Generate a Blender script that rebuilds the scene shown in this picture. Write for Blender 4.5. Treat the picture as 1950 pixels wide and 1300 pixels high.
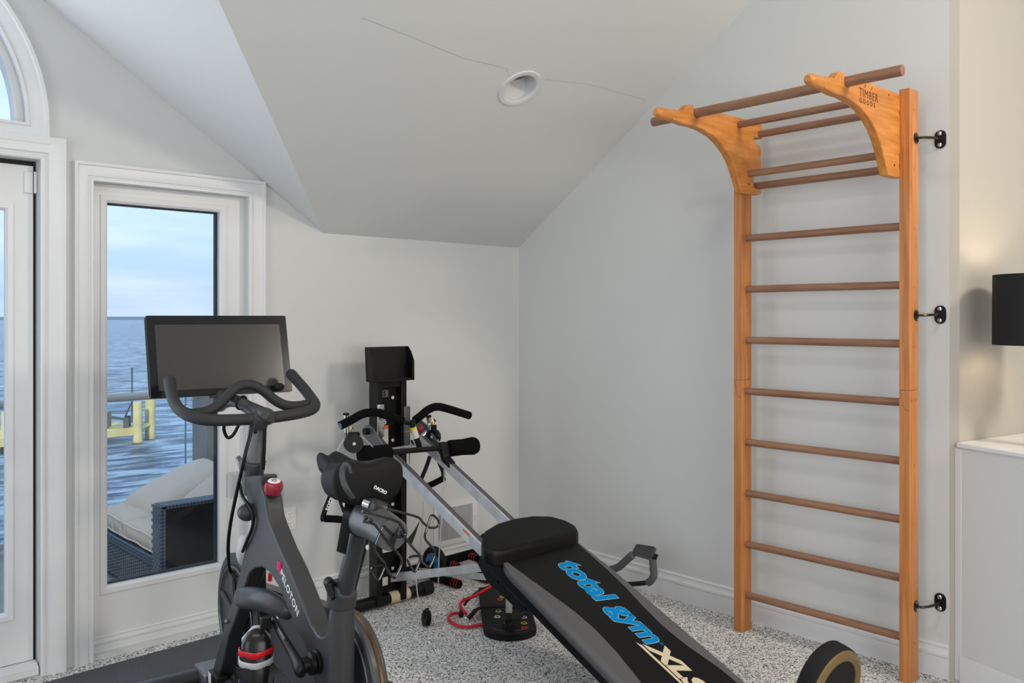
import bpy, bmesh, math, random
from mathutils import Vector, Matrix
random.seed(7)
R = math.radians
sc = bpy.context.scene
for o in list(bpy.data.objects): bpy.data.objects.remove(o)
COL = sc.collection
# ------------------------------------------------------------------ camera
cd = bpy.data.cameras.new('camera'); cam = bpy.data.objects.new('camera', cd); COL.objects.link(cam)
HEAD = math.atan2(1765, 1635)
cam.location = (0, 0, 1.45); cam.rotation_euler = (R(90), 0, HEAD - R(90))
cd.sensor_width = 36; cd.lens = 36 * 1635 / 1950; cd.shift_y = -46 / 1950; cd.clip_start = .05; cd.clip_end = 3000
sc.camera = cam
# ------------------------------------------------------------------ world, lights, exposure
sc.view_settings.view_transform = 'Standard'; sc.view_settings.look = 'None'
sc.view_settings.gamma = 1; sc.view_settings.use_curve_mapping = False
sc.view_settings.exposure = 0.0
w = bpy.data.worlds.new('sky'); sc.world = w; w.use_nodes = True
nt = w.node_tree; nt.nodes.clear()
tc = nt.nodes.new('ShaderNodeTexCoord'); sp = nt.nodes.new('ShaderNodeSeparateXYZ')
ra = nt.nodes.new('ShaderNodeValToRGB'); bg = nt.nodes.new('ShaderNodeBackground'); ou = nt.nodes.new('ShaderNodeOutputWorld')
cn = nt.nodes.new('ShaderNodeTexNoise'); mp = nt.nodes.new('ShaderNodeMapping'); mx = nt.nodes.new('ShaderNodeMixRGB'); cr = nt.nodes.new('ShaderNodeValToRGB')
nt.links.new(tc.outputs['Generated'], sp.inputs[0]); nt.links.new(sp.outputs['Z'], ra.inputs[0])
mp.inputs['Scale'].default_value = (2, 2, 14); cn.inputs['Scale'].default_value = 2.2; cn.inputs['Detail'].default_value = 5
nt.links.new(tc.outputs['Generated'], mp.inputs[0]); nt.links.new(mp.outputs[0], cn.inputs['Vector'])
cr.color_ramp.elements[0].position = .45; cr.color_ramp.elements[0].color = (0, 0, 0, 1)
cr.color_ramp.elements[1].position = .75; cr.color_ramp.elements[1].color = (.5, .5, .5, 1)
nt.links.new(cn.outputs['Fac'], cr.inputs[0]); nt.links.new(cr.outputs[0], mx.inputs['Fac'])
e = ra.color_ramp.elements; e[0].position = .0; e[0].color = (.40, .56, .78, 1); e[1].position = .5; e[1].color = (.40, .62, .95, 1)
for p, c in ((.02, (.40, .56, .80, 1)), (.08, (.46, .66, .93, 1)), (.2, (.52, .74, 1, 1))):
    k = e.new(p); k.color = c
nt.links.new(ra.outputs[0], mx.inputs['Color1']); mx.inputs['Color2'].default_value = (.80, .88, 1, 1)
nt.links.new(mx.outputs[0], bg.inputs['Color']); bg.inputs['Strength'].default_value = 1.3
nt.links.new(bg.outputs[0], ou.inputs['Surface'])
sd = bpy.data.lights.new('sun', 'SUN'); sd.energy = 2.4; sd.angle = R(2); sd.color = (1, .9, .72)
so = bpy.data.objects.new('sun', sd); COL.objects.link(so); so.rotation_euler = (R(62), 0, R(-38))
def area(name, loc, target, sx, sy, power, col, spread=180):
    l = bpy.data.lights.new(name, 'AREA'); l.shape = 'RECTANGLE'; l.size = sx; l.size_y = sy; l.energy = power; l.color = col; l.spread = R(spread)
    o = bpy.data.objects.new(name, l); COL.objects.link(o); o.location = loc
    o.rotation_euler = (Vector(target) - Vector(loc)).to_track_quat('-Z', 'Y').to_euler(); return o
PW = dict(door=15, arch=5, rear=35, room=45, far=104, fill1=15, fill2=4, fill3=4)
area('daylight_door', (.21, 3.70, 1.2), (.9, 0, 1.2), 1.3, 1.8, PW['door'], (.80, .90, 1))
area('daylight_arch', (.21, 3.70, 2.5), (.8, 1.6, 2.7), 1.1, .5, PW['arch'], (.80, .90, 1))
area('rear_fill', (-2.4, 1.0, 1.7), (3.0, 2.0, 1.3), 2.2, 1.8, PW['rear'], (.92, .96, 1))  # added fill from the unseen left side, not a known window
area('room_light', (3.3, -.9, 2.9), (2.7, 3.4, .6), .45, .45, PW['room'], (1, .91, .78))
area('far_room_fill', (.8, -2.8, 1.7), (1.6, 3, 1.3), 3.0, 1.8, PW['far'], (1, .985, .955))  # added ambient fill behind the camera; the rear wall is closed here
for nm, px_, py_ in (('fill1', .6, 1.3), ('fill2', 1.9, .9), ('fill3', 2.9, .3)):
    area('ceiling_fill', (px_, py_, 1.878 + .665 * (3.854 - max(py_, .6)) - .15), (px_, py_, 0), .3, .3, PW[nm], (1, .96, .89))  # added downward fill lights out of view, no known fixtures

# ------------------------------------------------------------------ materials
MAT = {}
def S(nt_, n, **k):
    x = nt_.nodes.new(n)
    for a, b in k.items(): setattr(x, a, b)
    return x
def lin(c): return tuple(((v / 255) / 12.92 if v / 255 <= .04045 else ((v / 255 + .055) / 1.055) ** 2.4) for v in c) + (1,)
def mat(name, rgb, rough=.5, metal=0, bump=0, bscale=200, var=0, vscale=8, spec=.5, trans=0, alpha=1, emit=0, coat=0, ior=1.45):
    if name in MAT: return MAT[name]
    m = bpy.data.materials.new(name); m.use_nodes = True; t = m.node_tree; b = t.nodes['Principled BSDF']
    b.inputs['Base Color'].default_value = lin(rgb); b.inputs['Roughness'].default_value = rough; b.inputs['Metallic'].default_value = metal
    b.inputs['Specular IOR Level'].default_value = spec; b.inputs['Transmission Weight'].default_value = trans; b.inputs['Alpha'].default_value = alpha
    b.inputs['IOR'].default_value = ior; b.inputs['Coat Weight'].default_value = coat
    if emit: b.inputs['Emission Color'].default_value = lin(rgb); b.inputs['Emission Strength'].default_value = emit
    c = S(t, 'ShaderNodeTexCoord')
    if var:
        n = S(t, 'ShaderNodeTexNoise'); n.inputs['Scale'].default_value = vscale; n.inputs['Detail'].default_value = 4
        t.links.new(c.outputs['Object'], n.inputs['Vector'])
        mxx = S(t, 'ShaderNodeMixRGB'); mxx.inputs[1].default_value = lin([v * (1 - var) for v in rgb]); mxx.inputs[2].default_value = lin([min(255, v * (1 + var)) for v in rgb])
        t.links.new(n.outputs['Fac'], mxx.inputs[0]); t.links.new(mxx.outputs[0], b.inputs['Base Color'])
    if bump:
        n = S(t, 'ShaderNodeTexNoise'); n.inputs['Scale'].default_value = bscale; n.inputs['Detail'].default_value = 3
        t.links.new(c.outputs['Object'], n.inputs['Vector'])
        bu = S(t, 'ShaderNodeBump'); bu.inputs['Strength'].default_value = bump; bu.inputs['Distance'].default_value = .002
        t.links.new(n.outputs['Fac'], bu.inputs['Height']); t.links.new(bu.outputs[0], b.inputs['Normal'])
    MAT[name] = m; return m
def wood(name, a, b_, scale=(1, 1, 1), rough=.42):
    m = bpy.data.materials.new(name); m.use_nodes = True; t = m.node_tree; b = t.nodes['Principled BSDF']
    c = S(t, 'ShaderNodeTexCoord'); mp_ = S(t, 'ShaderNodeMapping'); mp_.inputs['Scale'].default_value = scale
    n = S(t, 'ShaderNodeTexNoise'); n.inputs['Scale'].default_value = 3; n.inputs['Detail'].default_value = 6; n.inputs['Distortion'].default_value = .6
    r = S(t, 'ShaderNodeValToRGB'); r.color_ramp.elements[0].position = .3; r.color_ramp.elements[0].color = lin(a); r.color_ramp.elements[1].position = .7; r.color_ramp.elements[1].color = lin(b_)
    t.links.new(c.outputs['Object'], mp_.inputs[0]); t.links.new(mp_.outputs[0], n.inputs['Vector']); t.links.new(n.outputs['Fac'], r.inputs[0])
    t.links.new(r.outputs[0], b.inputs['Base Color']); b.inputs['Roughness'].default_value = rough
    MAT[name] = m; return m
wall_m = mat('wall_paint', (211, 212, 211), .62, bump=.06, bscale=260, spec=.3)
ceil_m = mat('ceiling_paint', (209, 210, 209), .8, bump=.05, bscale=200, spec=.2)
dorm_m = mat('dormer_paint_lit', (222, 223, 224), .7, bump=.04, bscale=200, spec=.2)  # same paint as the ceiling, its daylight put into the lighter colour
trim_m = mat('trim_enamel', (224, 225, 226), .32, spec=.5)
black_m = mat('black_powder_coat', (13, 13, 14), .42, spec=.35)
matte_m = mat('matte_charcoal', (58, 58, 60), .36, bump=.05, bscale=600, spec=.45)
foam_m = mat('black_foam', (16, 16, 17), .95, bump=.5, bscale=500, spec=.1)
gfoam_m = mat('grey_foam', (92, 92, 94), .95, bump=.4, bscale=500, spec=.2)
vinyl_m = mat('black_vinyl', (11, 11, 11), .42, bump=.12, bscale=700, spec=.25)
gvinyl_m = mat('grey_vinyl', (88, 88, 90), .5, bump=.12, bscale=700, spec=.35)
rub_m = mat('black_rubber', (26, 26, 27), .75, bump=.2, bscale=400, spec=.3)
chrome_m = mat('chrome', (215, 217, 220), .16, 1)
gold_m = mat('zinc_hook', (200, 170, 110), .25, 1)
alu_m = mat('brushed_aluminium', (214, 216, 218), .34, .7, var=.16, vscale=16)
satin_m = mat('satin_grey_metal', (120, 121, 124), .33, .6)
steel_m = mat('dark_steel', (60, 60, 62), .3, .8)
red_m = mat('red_plastic', (150, 30, 50), .3, spec=.6)
redtube_m = mat('red_latex', (205, 25, 38), .35)
pink_m = mat('magenta_print', (220, 25, 105), .5)
white_m = mat('white_print', (235, 235, 235), .5)
blue_m = mat('blue_print', (0, 132, 198), .75, spec=.1)
cream_m = mat('cream_print', (212, 197, 168), .75, spec=.1)
rim_m = mat('print_outline', (150, 185, 195), .5)
label_m = mat('paper_label', (215, 215, 208), .5)
orange_m = mat('orange_label', (225, 95, 40), .5)
yellow_m = mat('yellow_print', (225, 215, 30), .5)
bronze_m = mat('bronze_satin', (124, 102, 62), .38, .3)
cable_m = mat('grey_cable', (185, 187, 190), .35)
glass_m = None
def glassmat(name, tint=(1, 1, 1), refl=.05):
    m = bpy.data.materials.new(name); m.use_nodes = True; t = m.node_tree; t.nodes.clear()
    o = S(t, 'ShaderNodeOutputMaterial'); tr = S(t, 'ShaderNodeBsdfTransparent'); gl = S(t, 'ShaderNodeBsdfGlossy'); mi = S(t, 'ShaderNodeMixShader')
    tr.inputs[0].default_value = tint + (1,); gl.inputs['Roughness'].default_value = .02; mi.inputs[0].default_value = refl
    t.links.new(tr.outputs[0], mi.inputs[1]); t.links.new(gl.outputs[0], mi.inputs[2]); t.links.new(mi.outputs[0], o.inputs[0]); MAT[name] = m; return m
glass_m = glassmat('window_glass', (1, 1, 1), .025); rglass_m = glassmat('railing_glass', (.93, .97, 1), .04)
clear_m = glassmat('clear_plastic', (.86, .88, .9), .14)
post_w = wood('post_wood', (172, 104, 50), (206, 136, 72), (18, 18, 1.0))
board_w = wood('board_wood', (182, 110, 44), (214, 142, 68), (2.2, 18, 14))
rung_w = wood('rung_wood', (128, 90, 68), (160, 118, 92), (14, 1.2, 14), .5)
plug_w = wood('plug_wood', (150, 88, 40), (180, 115, 60), (20, 20, 20))
mark_w = mat('burnt_mark', (95, 55, 22), .6)
screen_m = mat('screen_glass', (62, 60, 58), .18, spec=.6)
# carpet
cm = bpy.data.materials.new('carpet'); cm.use_nodes = True; t = cm.node_tree; b = t.nodes['Principled BSDF']
c = S(t, 'ShaderNodeTexCoord'); v = S(t, 'ShaderNodeTexVoronoi'); v.inputs['Scale'].default_value = 185
t.links.new(c.outputs['Object'], v.inputs['Vector'])
sx = S(t, 'ShaderNodeSeparateColor'); t.links.new(v.outputs['Color'], sx.inputs[0])
r = S(t, 'ShaderNodeValToRGB'); r.color_ramp.interpolation = 'LINEAR'
els = [(0, (66, 68, 74)), (.16, (122, 124, 130)), (.36, (190, 191, 194)), (.56, (226, 225, 222)), (.8, (242, 237, 228)), (1, (254, 252, 248))]
r.color_ramp.elements[0].color = lin(els[0][1]); r.color_ramp.elements[1].color = lin(els[-1][1])
for p, cc in els[1:-1]:
    k = r.color_ramp.elements.new(p); k.color = lin(cc)
t.links.new(sx.outputs[0], r.inputs[0]); t.links.new(r.outputs[0], b.inputs['Base Color'])
bu = S(t, 'ShaderNodeBump'); bu.inputs['Strength'].default_value = .8; bu.inputs['Distance'].default_value = .004
t.links.new(v.outputs['Distance'], bu.inputs['Height']); t.links.new(bu.outputs[0], b.inputs['Normal']); b.inputs['Roughness'].default_value = .95; b.inputs['Specular IOR Level'].default_value = .1
# mat with speckles
mm = bpy.data.materials.new('gym_mat_rubber'); mm.use_nodes = True; t = mm.node_tree; b = t.nodes['Principled BSDF']
c = S(t, 'ShaderNodeTexCoord'); n = S(t, 'ShaderNodeTexNoise'); n.inputs['Scale'].default_value = 350; n.inputs['Detail'].default_value = 2
r = S(t, 'ShaderNodeValToRGB'); r.color_ramp.elements[0].position = .4; r.color_ramp.elements[0].color = lin((38, 38, 40)); r.color_ramp.elements[1].position = .75; r.color_ramp.elements[1].color = lin((104, 104, 106))
t.links.new(c.outputs['Object'], n.inputs['Vector']); t.links.new(n.outputs['Fac'], r.inputs[0]); t.links.new(r.outputs[0], b.inputs['Base Color'])
bu = S(t, 'ShaderNodeBump'); bu.inputs['Strength'].default_value = .4; bu.inputs['Distance'].default_value = .002; t.links.new(n.outputs['Fac'], bu.inputs['Height']); t.links.new(bu.outputs[0], b.inputs['Normal']); b.inputs['Roughness'].default_value = .6
# sea
wm = bpy.data.materials.new('sea_water'); wm.use_nodes = True; t = wm.node_tree; b = t.nodes['Principled BSDF']
c = S(t, 'ShaderNodeTexCoord'); mp_ = S(t, 'ShaderNodeMapping'); mp_.inputs['Rotation'].default_value = (0, 0, -HEAD + R(90)); mp_.inputs['Scale'].default_value = (.55, 1.5, 1)
n = S(t, 'ShaderNodeTexNoise'); n.inputs['Scale'].default_value = 1.1; n.inputs['Detail'].default_value = 7; n.inputs['Roughness'].default_value = .62; n.inputs['Distortion'].default_value = .5
t.links.new(c.outputs['Object'], mp_.inputs[0]); t.links.new(mp_.outputs[0], n.inputs['Vector'])
r = S(t, 'ShaderNodeValToRGB'); r.color_ramp.elements[0].position = .42; r.color_ramp.elements[0].color = lin((14, 52, 88)); r.color_ramp.elements[1].position = .60; r.color_ramp.elements[1].color = lin((165, 190, 205))
t.links.new(n.outputs['Fac'], r.inputs[0]); t.links.new(r.outputs[0], b.inputs['Base Color'])
bu = S(t, 'ShaderNodeBump'); bu.inputs['Strength'].default_value = 1; bu.inputs['Distance'].default_value = .25; t.links.new(n.outputs['Fac'], bu.inputs['Height']); t.links.new(bu.outputs[0], b.inputs['Normal']); b.inputs['Roughness'].default_value = .3; b.inputs['Specular IOR Level'].default_value = .25
deck_m = mat('deck_board', (150, 145, 138), .8, var=.1)
siding_m = mat('grey_siding', (134, 124, 116), .7, var=.04)
sidepost_m = mat('grey_cornerboard', (150, 140, 130), .7)
railing_m = mat('railing_metal', (186, 176, 166), .5, .0)
pier_m = mat('pier_timber', (228, 200, 140), .8, var=.2, vscale=2)
chairp_m = mat('pier_chair_plastic', (92, 94, 84), .7)
cush_m = mat('cushion_canvas', (206, 186, 164), .9, bump=.35, bscale=30)
pipe_m = mat('cushion_piping', (222, 204, 180), .9)
ext_m = mat('exterior_black_bead', (22, 24, 26), .6)
wk = bpy.data.materials.new('dark_wicker'); wk.use_nodes = True; t = wk.node_tree; b = t.nodes['Principled BSDF']
c = S(t, 'ShaderNodeTexCoord'); v = S(t, 'ShaderNodeTexVoronoi'); v.inputs['Scale'].default_value = 55; v.inputs['Randomness'].default_value = 0
r = S(t, 'ShaderNodeValToRGB'); r.color_ramp.elements[0].position = .25; r.color_ramp.elements[0].color = lin((92, 104, 112)); r.color_ramp.elements[1].position = .6; r.color_ramp.elements[1].color = lin((34, 38, 42))
t.links.new(c.outputs['Object'], v.inputs['Vector']); t.links.new(v.outputs['Distance'], r.inputs[0]); t.links.new(r.outputs[0], b.inputs['Base Color']); b.inputs['Roughness'].default_value = .6
dw_m = mat('dark_wicker_panel', (22, 18, 14), .7, var=.2, vscale=60)

# ------------------------------------------------------------------ helpers
def bm_(): return bmesh.new()
def root_of(o):
    while o.parent: o = o.parent
    return o
def rootmat(o):
    r_ = root_of(o); return Matrix.Translation(r_.location) @ r_.rotation_euler.to_matrix().to_4x4()
LOCAL = [False]
def part(name, bm, m, parent=None, smooth=True, bev=0, seg=2, label=None, cat=None, group=None, kind=None, sub=0, ang=35):
    if parent is not None and not LOCAL[0]: bm.transform(rootmat(parent).inverted())
    me = bpy.data.meshes.new(name)
    bmesh.ops.remove_doubles(bm, verts=bm.verts, dist=1e-6)
    bmesh.ops.recalc_face_normals(bm, faces=bm.faces)
    bm.to_mesh(me); bm.free()
    if smooth:
        for p in me.polygons: p.use_smooth = True
        if not sub: me.set_sharp_from_angle(angle=R(ang))
    o = bpy.data.objects.new(name, me); COL.objects.link(o)
    if isinstance(m, (list, tuple)):
        for x in m: me.materials.append(x)
    else: me.materials.append(m)
    if parent is not None: o.parent = parent
    if bev:
        d = o.modifiers.new('bevel', 'BEVEL'); d.width = bev; d.segments = seg; d.limit_method = 'ANGLE'; d.angle_limit = R(35)
        d.harden_normals = False
    if sub:
        d = o.modifiers.new('subsurf', 'SUBSURF'); d.levels = sub; d.render_levels = sub
    if label: o['label'] = label
    if cat: o['category'] = cat
    if group: o['group'] = group
    if kind: o['kind'] = kind
    return o
def thing(name, label, cat, loc=(0, 0, 0), rz=0, group=None):
    o = bpy.data.objects.new(name, None); COL.objects.link(o); o.location = loc; o.rotation_euler = (0, 0, rz); o.empty_display_size = .1
    o['label'] = label; o['category'] = cat
    if group: o['group'] = group
    return o
def struct(name, bm, m, parent=None, **k):
    o = part(name, bm, m, parent, **k)
    if parent is None: o['kind'] = 'structure'
    return o
def box(bm, a, b_, rot=None, piv=None):
    x0, y0, z0 = a; x1, y1, z1 = b_
    vs = [bm.verts.new(p) for p in ((x0, y0, z0), (x1, y0, z0), (x1, y1, z0), (x0, y1, z0), (x0, y0, z1), (x1, y0, z1), (x1, y1, z1), (x0, y1, z1))]
    for f in ((0, 3, 2, 1), (4, 5, 6, 7), (0, 1, 5, 4), (1, 2, 6, 5), (2, 3, 7, 6), (3, 0, 4, 7)): bm.faces.new([vs[i] for i in f])
    if rot is not None:
        pv = Vector(piv if piv else [(p + q) / 2 for p, q in zip(a, b_)])
        for q in vs: q.co = pv + rot @ (q.co - pv)
    return bm
def Bx(a, b_, rot=None, piv=None): return box(bm_(), a, b_, rot, piv)
def smooth_path(pts, n=6):
    P = [Vector(p) for p in pts]; out = []
    for i in range(len(P) - 1):
        p0 = P[i - 1] if i else P[0] * 2 - P[1]; p1 = P[i]; p2 = P[i + 1]; p3 = P[i + 2] if i + 2 < len(P) else P[-1] * 2 - P[-2]
        for k in range(n):
            t_ = k / n
            out.append(.5 * ((2 * p1) + (p2 - p0) * t_ + (2 * p0 - 5 * p1 + 4 * p2 - p3) * t_ ** 2 + (3 * p1 - p0 - 3 * p2 + p3) * t_ ** 3))
    out.append(P[-1]); return out
def tube(bm, pts, r, seg=12, sm=0, cap='flat', closed=False, flat=None):
    if isinstance(r, (list, tuple)): rr = [Vector((x, 0, 0)) for x in r]
    P = [Vector(p) for p in pts]
    if sm:
        if closed: P = P + [P[0]]
        n0 = len(P); P = smooth_path(P, sm)
        if isinstance(r, (list, tuple)):
            r = [r[min(i // sm, n0 - 1)] + (r[min(i // sm + 1, n0 - 1)] - r[min(i // sm, n0 - 1)]) * ((i % sm) / sm) for i in range(len(P))]
        if closed: P = P[:-1]
    N = len(P)
    if not isinstance(r, (list, tuple)): r = [r] * N
    rings = []; up = None
    for i in range(N):
        if closed: d = P[(i + 1) % N] - P[i - 1]
        else: d = P[min(i + 1, N - 1)] - P[max(i - 1, 0)]
        d.normalize()
        if up is None:
            up = Vector((0, 0, 1)) if abs(d.z) < .9 else Vector((1, 0, 0))
            if flat is not None: up = Vector(flat[2])
        sd_ = d.cross(up).normalized(); up = sd_.cross(d).normalized()
        fx, fy = (flat[0], flat[1]) if flat else (1, 1)
        rings.append([bm.verts.new(P[i] + (sd_ * math.cos(a_) * fx + up * math.sin(a_) * fy) * r[i]) for a_ in [2 * math.pi * k / seg for k in range(seg)]])
    for i in range(N if closed else N - 1):
        A, B_ = rings[i], rings[(i + 1) % N]
        for k in range(seg): bm.faces.new((A[k], A[(k + 1) % seg], B_[(k + 1) % seg], B_[k]))
    if not closed:
        for i, sgn in ((0, -1), (N - 1, 1)):
            if cap == 'round':
                d = (P[1] - P[0] if i == 0 else P[-1] - P[-2]).normalized() * sgn; prev = rings[i]
                for s_ in (.5, .85):
                    ring = [bm.verts.new(P[i] + (q.co - P[i]) * math.sqrt(1 - s_ * s_) + d * r[i] * s_) for q in rings[i]]
                    for k in range(seg): bm.faces.new((prev[k], prev[(k + 1) % seg], ring[(k + 1) % seg], ring[k]))
                    prev = ring
                bm.faces.new(prev)
            elif cap: bm.faces.new(rings[i])
    return bm
def T(pts, r, **k): return tube(bm_(), pts, r, **k)
def basis(axis):
    a_ = Vector(axis).normalized(); u = a_.orthogonal().normalized(); return u, a_.cross(u).normalized(), a_
def lathe(bm, prof, org, axis, seg=32, caps=True, closed=False):
    u, v_, a_ = basis(axis); org = Vector(org); rings = []
    for (r_, h) in prof:
        rings.append([bm.verts.new(org + a_ * h + (u * math.cos(q) + v_ * math.sin(q)) * max(r_, 1e-4)) for q in [2 * math.pi * k / seg for k in range(seg)]])
    for i in range(len(rings) - (0 if closed else 1)):
        A, B_ = rings[i], rings[(i + 1) % len(rings)]
        for k in range(seg): bm.faces.new((A[k], A[(k + 1) % seg], B_[(k + 1) % seg], B_[k]))
    if caps and not closed:
        bm.faces.new(rings[0]); bm.faces.new(rings[-1])
    return bm
def cyl(p, q, r_, seg=24, bm=None):
    bm = bm or bm_(); p = Vector(p); q = Vector(q); return lathe(bm, [(r_, 0), (r_, (q - p).length)], p, q - p, seg)
def prism(bm, pts, f, a, b_):
    """polygon pts (2d) -> f(x, y, t) in 3d, between t=a and t=b"""
    A = [bm.verts.new(f(x, y, a)) for x, y in pts]; B_ = [bm.verts.new(f(x, y, b_)) for x, y in pts]; n = len(pts)
    fa = bm.faces.new(A); fb = bm.faces.new(B_[::-1])
    for i in range(n): bm.faces.new((A[i], A[(i + 1) % n], B_[(i + 1) % n], B_[i]))
    return bm
def holed(outer, holes, f, a, b_, tri=True):
    bm = bm_()
    def loop(pts, t_): 
        vs = [bm.verts.new(f(x, y, t_)) for x, y in pts]; es = [bm.edges.new((vs[i], vs[(i + 1) % len(vs)])) for i in range(len(vs))]; return vs, es
    rims = []
    for t_ in (a, b_):
        ee = []; row = []
        for pts in [outer] + holes:
            vs, es = loop(pts, t_); ee += es; row.append(vs)
        bmesh.ops.triangle_fill(bm, use_beauty=True, use_dissolve=False, edges=ee); rims.append(row)
    for A, B_ in zip(*rims):
        n = len(A)
        for i in range(n): bm.faces.new((A[i], A[(i + 1) % n], B_[(i + 1) % n], B_[i]))
    return bm
def sweep2(path, prof, f, closed=False):
    """moulding: path (2d) with mitred corners; prof = (offset to the left of travel, height); f(x,y,h)->3d"""
    bm = bm_(); P = [Vector(p) for p in path]; N = len(P); rings = []
    for i in range(N):
        d0 = (P[i] - P[i - 1]).normalized() if (i or closed) else (P[1] - P[0]).normalized()
        d1 = (P[(i + 1) % N] - P[i]).normalized() if (i < N - 1 or closed) else d0
        n0 = Vector((-d0.y, d0.x)); n1 = Vector((-d1.y, d1.x)); m_ = (n0 + n1); m_ = m_ / max(m_.dot(n0), .2)
        rings.append([bm.verts.new(f(*(P[i] + m_ * o_), h)) for o_, h in prof])
    K_ = len(prof)
    for i in range(N if closed else N - 1):
        A, B_ = rings[i], rings[(i + 1) % N]
        for k in range(K_): bm.faces.new((A[k], A[(k + 1) % K_], B_[(k + 1) % K_], B_[k]))
    if not closed: bm.faces.new(rings[0]); bm.faces.new(rings[-1])
    return bm
def text_bm(s, size, f, depth=.001, off=0, shear=0, space=1, align='LEFT', ysc=1):
    cu = bpy.data.curves.new('t', 'FONT'); cu.body = s; cu.size = size; cu.extrude = depth; cu.offset = off; cu.shear = shear; cu.space_character = space; cu.align_x = align; cu.resolution_u = 3
    o = bpy.data.objects.new('t', cu); COL.objects.link(o)
    bpy.context.view_layer.update(); dg = bpy.context.evaluated_depsgraph_get(); me = bpy.data.meshes.new_from_object(o.evaluated_get(dg))
    bm = bm_(); bm.from_mesh(me); bpy.data.objects.remove(o); bpy.data.meshes.remove(me)
    for v_ in bm.verts: v_.co = Vector(f(v_.co.x, v_.co.y * ysc, v_.co.z))
    return bm
def arc(cx, cy, r_, a0, a1, n): return [(cx + r_ * math.cos(R(a0 + (a1 - a0) * i / n)), cy + r_ * math.sin(R(a0 + (a1 - a0) * i / n))) for i in range(n + 1)]
def rrect(x0, y0, x1, y1, r_, n=4):
    return arc(x1 - r_, y0 + r_, r_, -90, 0, n) + arc(x1 - r_, y1 - r_, r_, 0, 90, n) + arc(x0 + r_, y1 - r_, r_, 90, 180, n) + arc(x0 + r_, y0 + r_, r_, 180, 270, n)
def torus(bm, c_, axis, R_, r_, seg=32, s2=8):
    return lathe(bm, [(R_ + r_ * math.cos(2 * math.pi * k / s2), r_ * math.sin(2 * math.pi * k / s2)) for k in range(s2)], c_, axis, seg, caps=False, closed=True)
def ball(bm, c_, r_, sc_=(1, 1, 1), rot=None, seg=20):
    ret = bmesh.ops.create_uvsphere(bm, u_segments=seg, v_segments=seg // 2, radius=r_)
    for v_ in ret['verts']:
        q = Vector((v_.co.x * sc_[0], v_.co.y * sc_[1], v_.co.z * sc_[2]))
        if rot is not None: q = rot @ q
        v_.co = q + Vector(c_)
    return bm
def copy_tree(o, parent=None):
    c_ = o.copy(); COL.objects.link(c_)
    if parent is not None: c_.parent = parent
    for ch in list(o.children): copy_tree(ch, c_)
    return c_

# ================================================================== ROOM
WY, WX = 3.854, 3.627
LW = lambda x, z, t_: (x, WY + t_, z)            # on the left wall, t outwards
EZ = 1.878; SL = .665
DX = .21                                         # centre of door and dormer
rid = EZ + SL * (2.266 - DX)
# floor
struct('floor', Bx((-2.8, -3.2, -.1), (5.4, WY + .02, 0)), cm, smooth=False)
# left wall with openings
door_hole = [(-.54, 0.0), (.96, 0.0), (.96, 2.087), (-.54, 2.087)]
win_hole = [(1.163, .02), (1.855, .02), (1.855, 2.022), (1.163, 2.022)]
arch_hole = [(DX - .70, 2.228)] + [(DX + .70, 2.228)] + [(DX + .70 * math.cos(R(a_)), 2.228 + .70 * math.sin(R(a_))) for a_ in range(6, 175, 6)]
outer = [(-2.8, -.05), (WX + .12, -.05), (WX + .12, EZ + .02), (2.266, EZ + .02), (DX, rid + .02), (-1.846, EZ + .02), (-2.8, EZ + .02)]
struct('wall_left', holed(outer, [[(x, max(z, .001)) for x, z in door_hole], win_hole, arch_hole], LW, 0, .15), wall_m, smooth=False)
# right wall (gable)
RY = 1.334
rw = [(RY, -.05), (WY, -.05), (WY, EZ + .02), (RY, EZ + SL * (WY - RY) + .05)]
struct('wall_right', prism(bm_(), rw, lambda y, z, t_: (WX + t_, y, z), 0, .10), wall_m, smooth=False)
# alcove beyond the right wall's end
struct('wall_alcove', prism(bm_(), [(3.627, 1.334), (3.64, 1.30), (5.3, 1.02), (5.3, 1.3), (3.727, 1.5), (3.727, 1.334)], lambda x, y, t_: (x, y, t_), -.05, 4.4), mat('warm_wall', (178, 173, 165), .6, bump=.05), smooth=False)
struct('wall_half', prism(bm_(), [(3.625, 1.292), (3.54, 1.04), (3.05, -.4), (5.3, -.4), (5.3, 1.02), (3.64, 1.30)], lambda x, y, t_: (x, y, t_), -.05, .93), wall_m, smooth=False)
struct('trim_3', prism(bm_(), [(3.618, 1.306), (3.53, 1.045), (3.04, -.4), (5.3, -.4), (5.3, 1.02), (3.64, 1.302)], lambda x, y, t_: (x, y, t_), .93, .952), trim_m, smooth=True, bev=.006)
struct('trim_4', prism(bm_(), [(3.632, 1.318), (3.622, 1.286), (3.66, 1.27), (3.66, 1.31)], lambda x, y, t_: (x, y, t_), 0, .93), trim_m, smooth=True, bev=.004)
struct('wall_rear', Bx((-2.8, -3.3, -.1), (5.4, -3.18, 5)), wall_m, smooth=False)
struct('wall_far_right', Bx((5.3, -3.2, -.1), (5.4, 1.4, 5)), wall_m, smooth=False)
rl = holed([(-3.2, -.05), (WY, -.05), (WY, EZ + .02), (.4, 4.2), (-3.2, 1.95)], [[(.0, .8), (2.1, .8), (2.1, 2.15), (.0, 2.15)]], lambda y, z, t_: (-2.68 - t_, y, z), 0, .12)
struct('wall_far_left', rl, wall_m, smooth=False)
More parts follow.
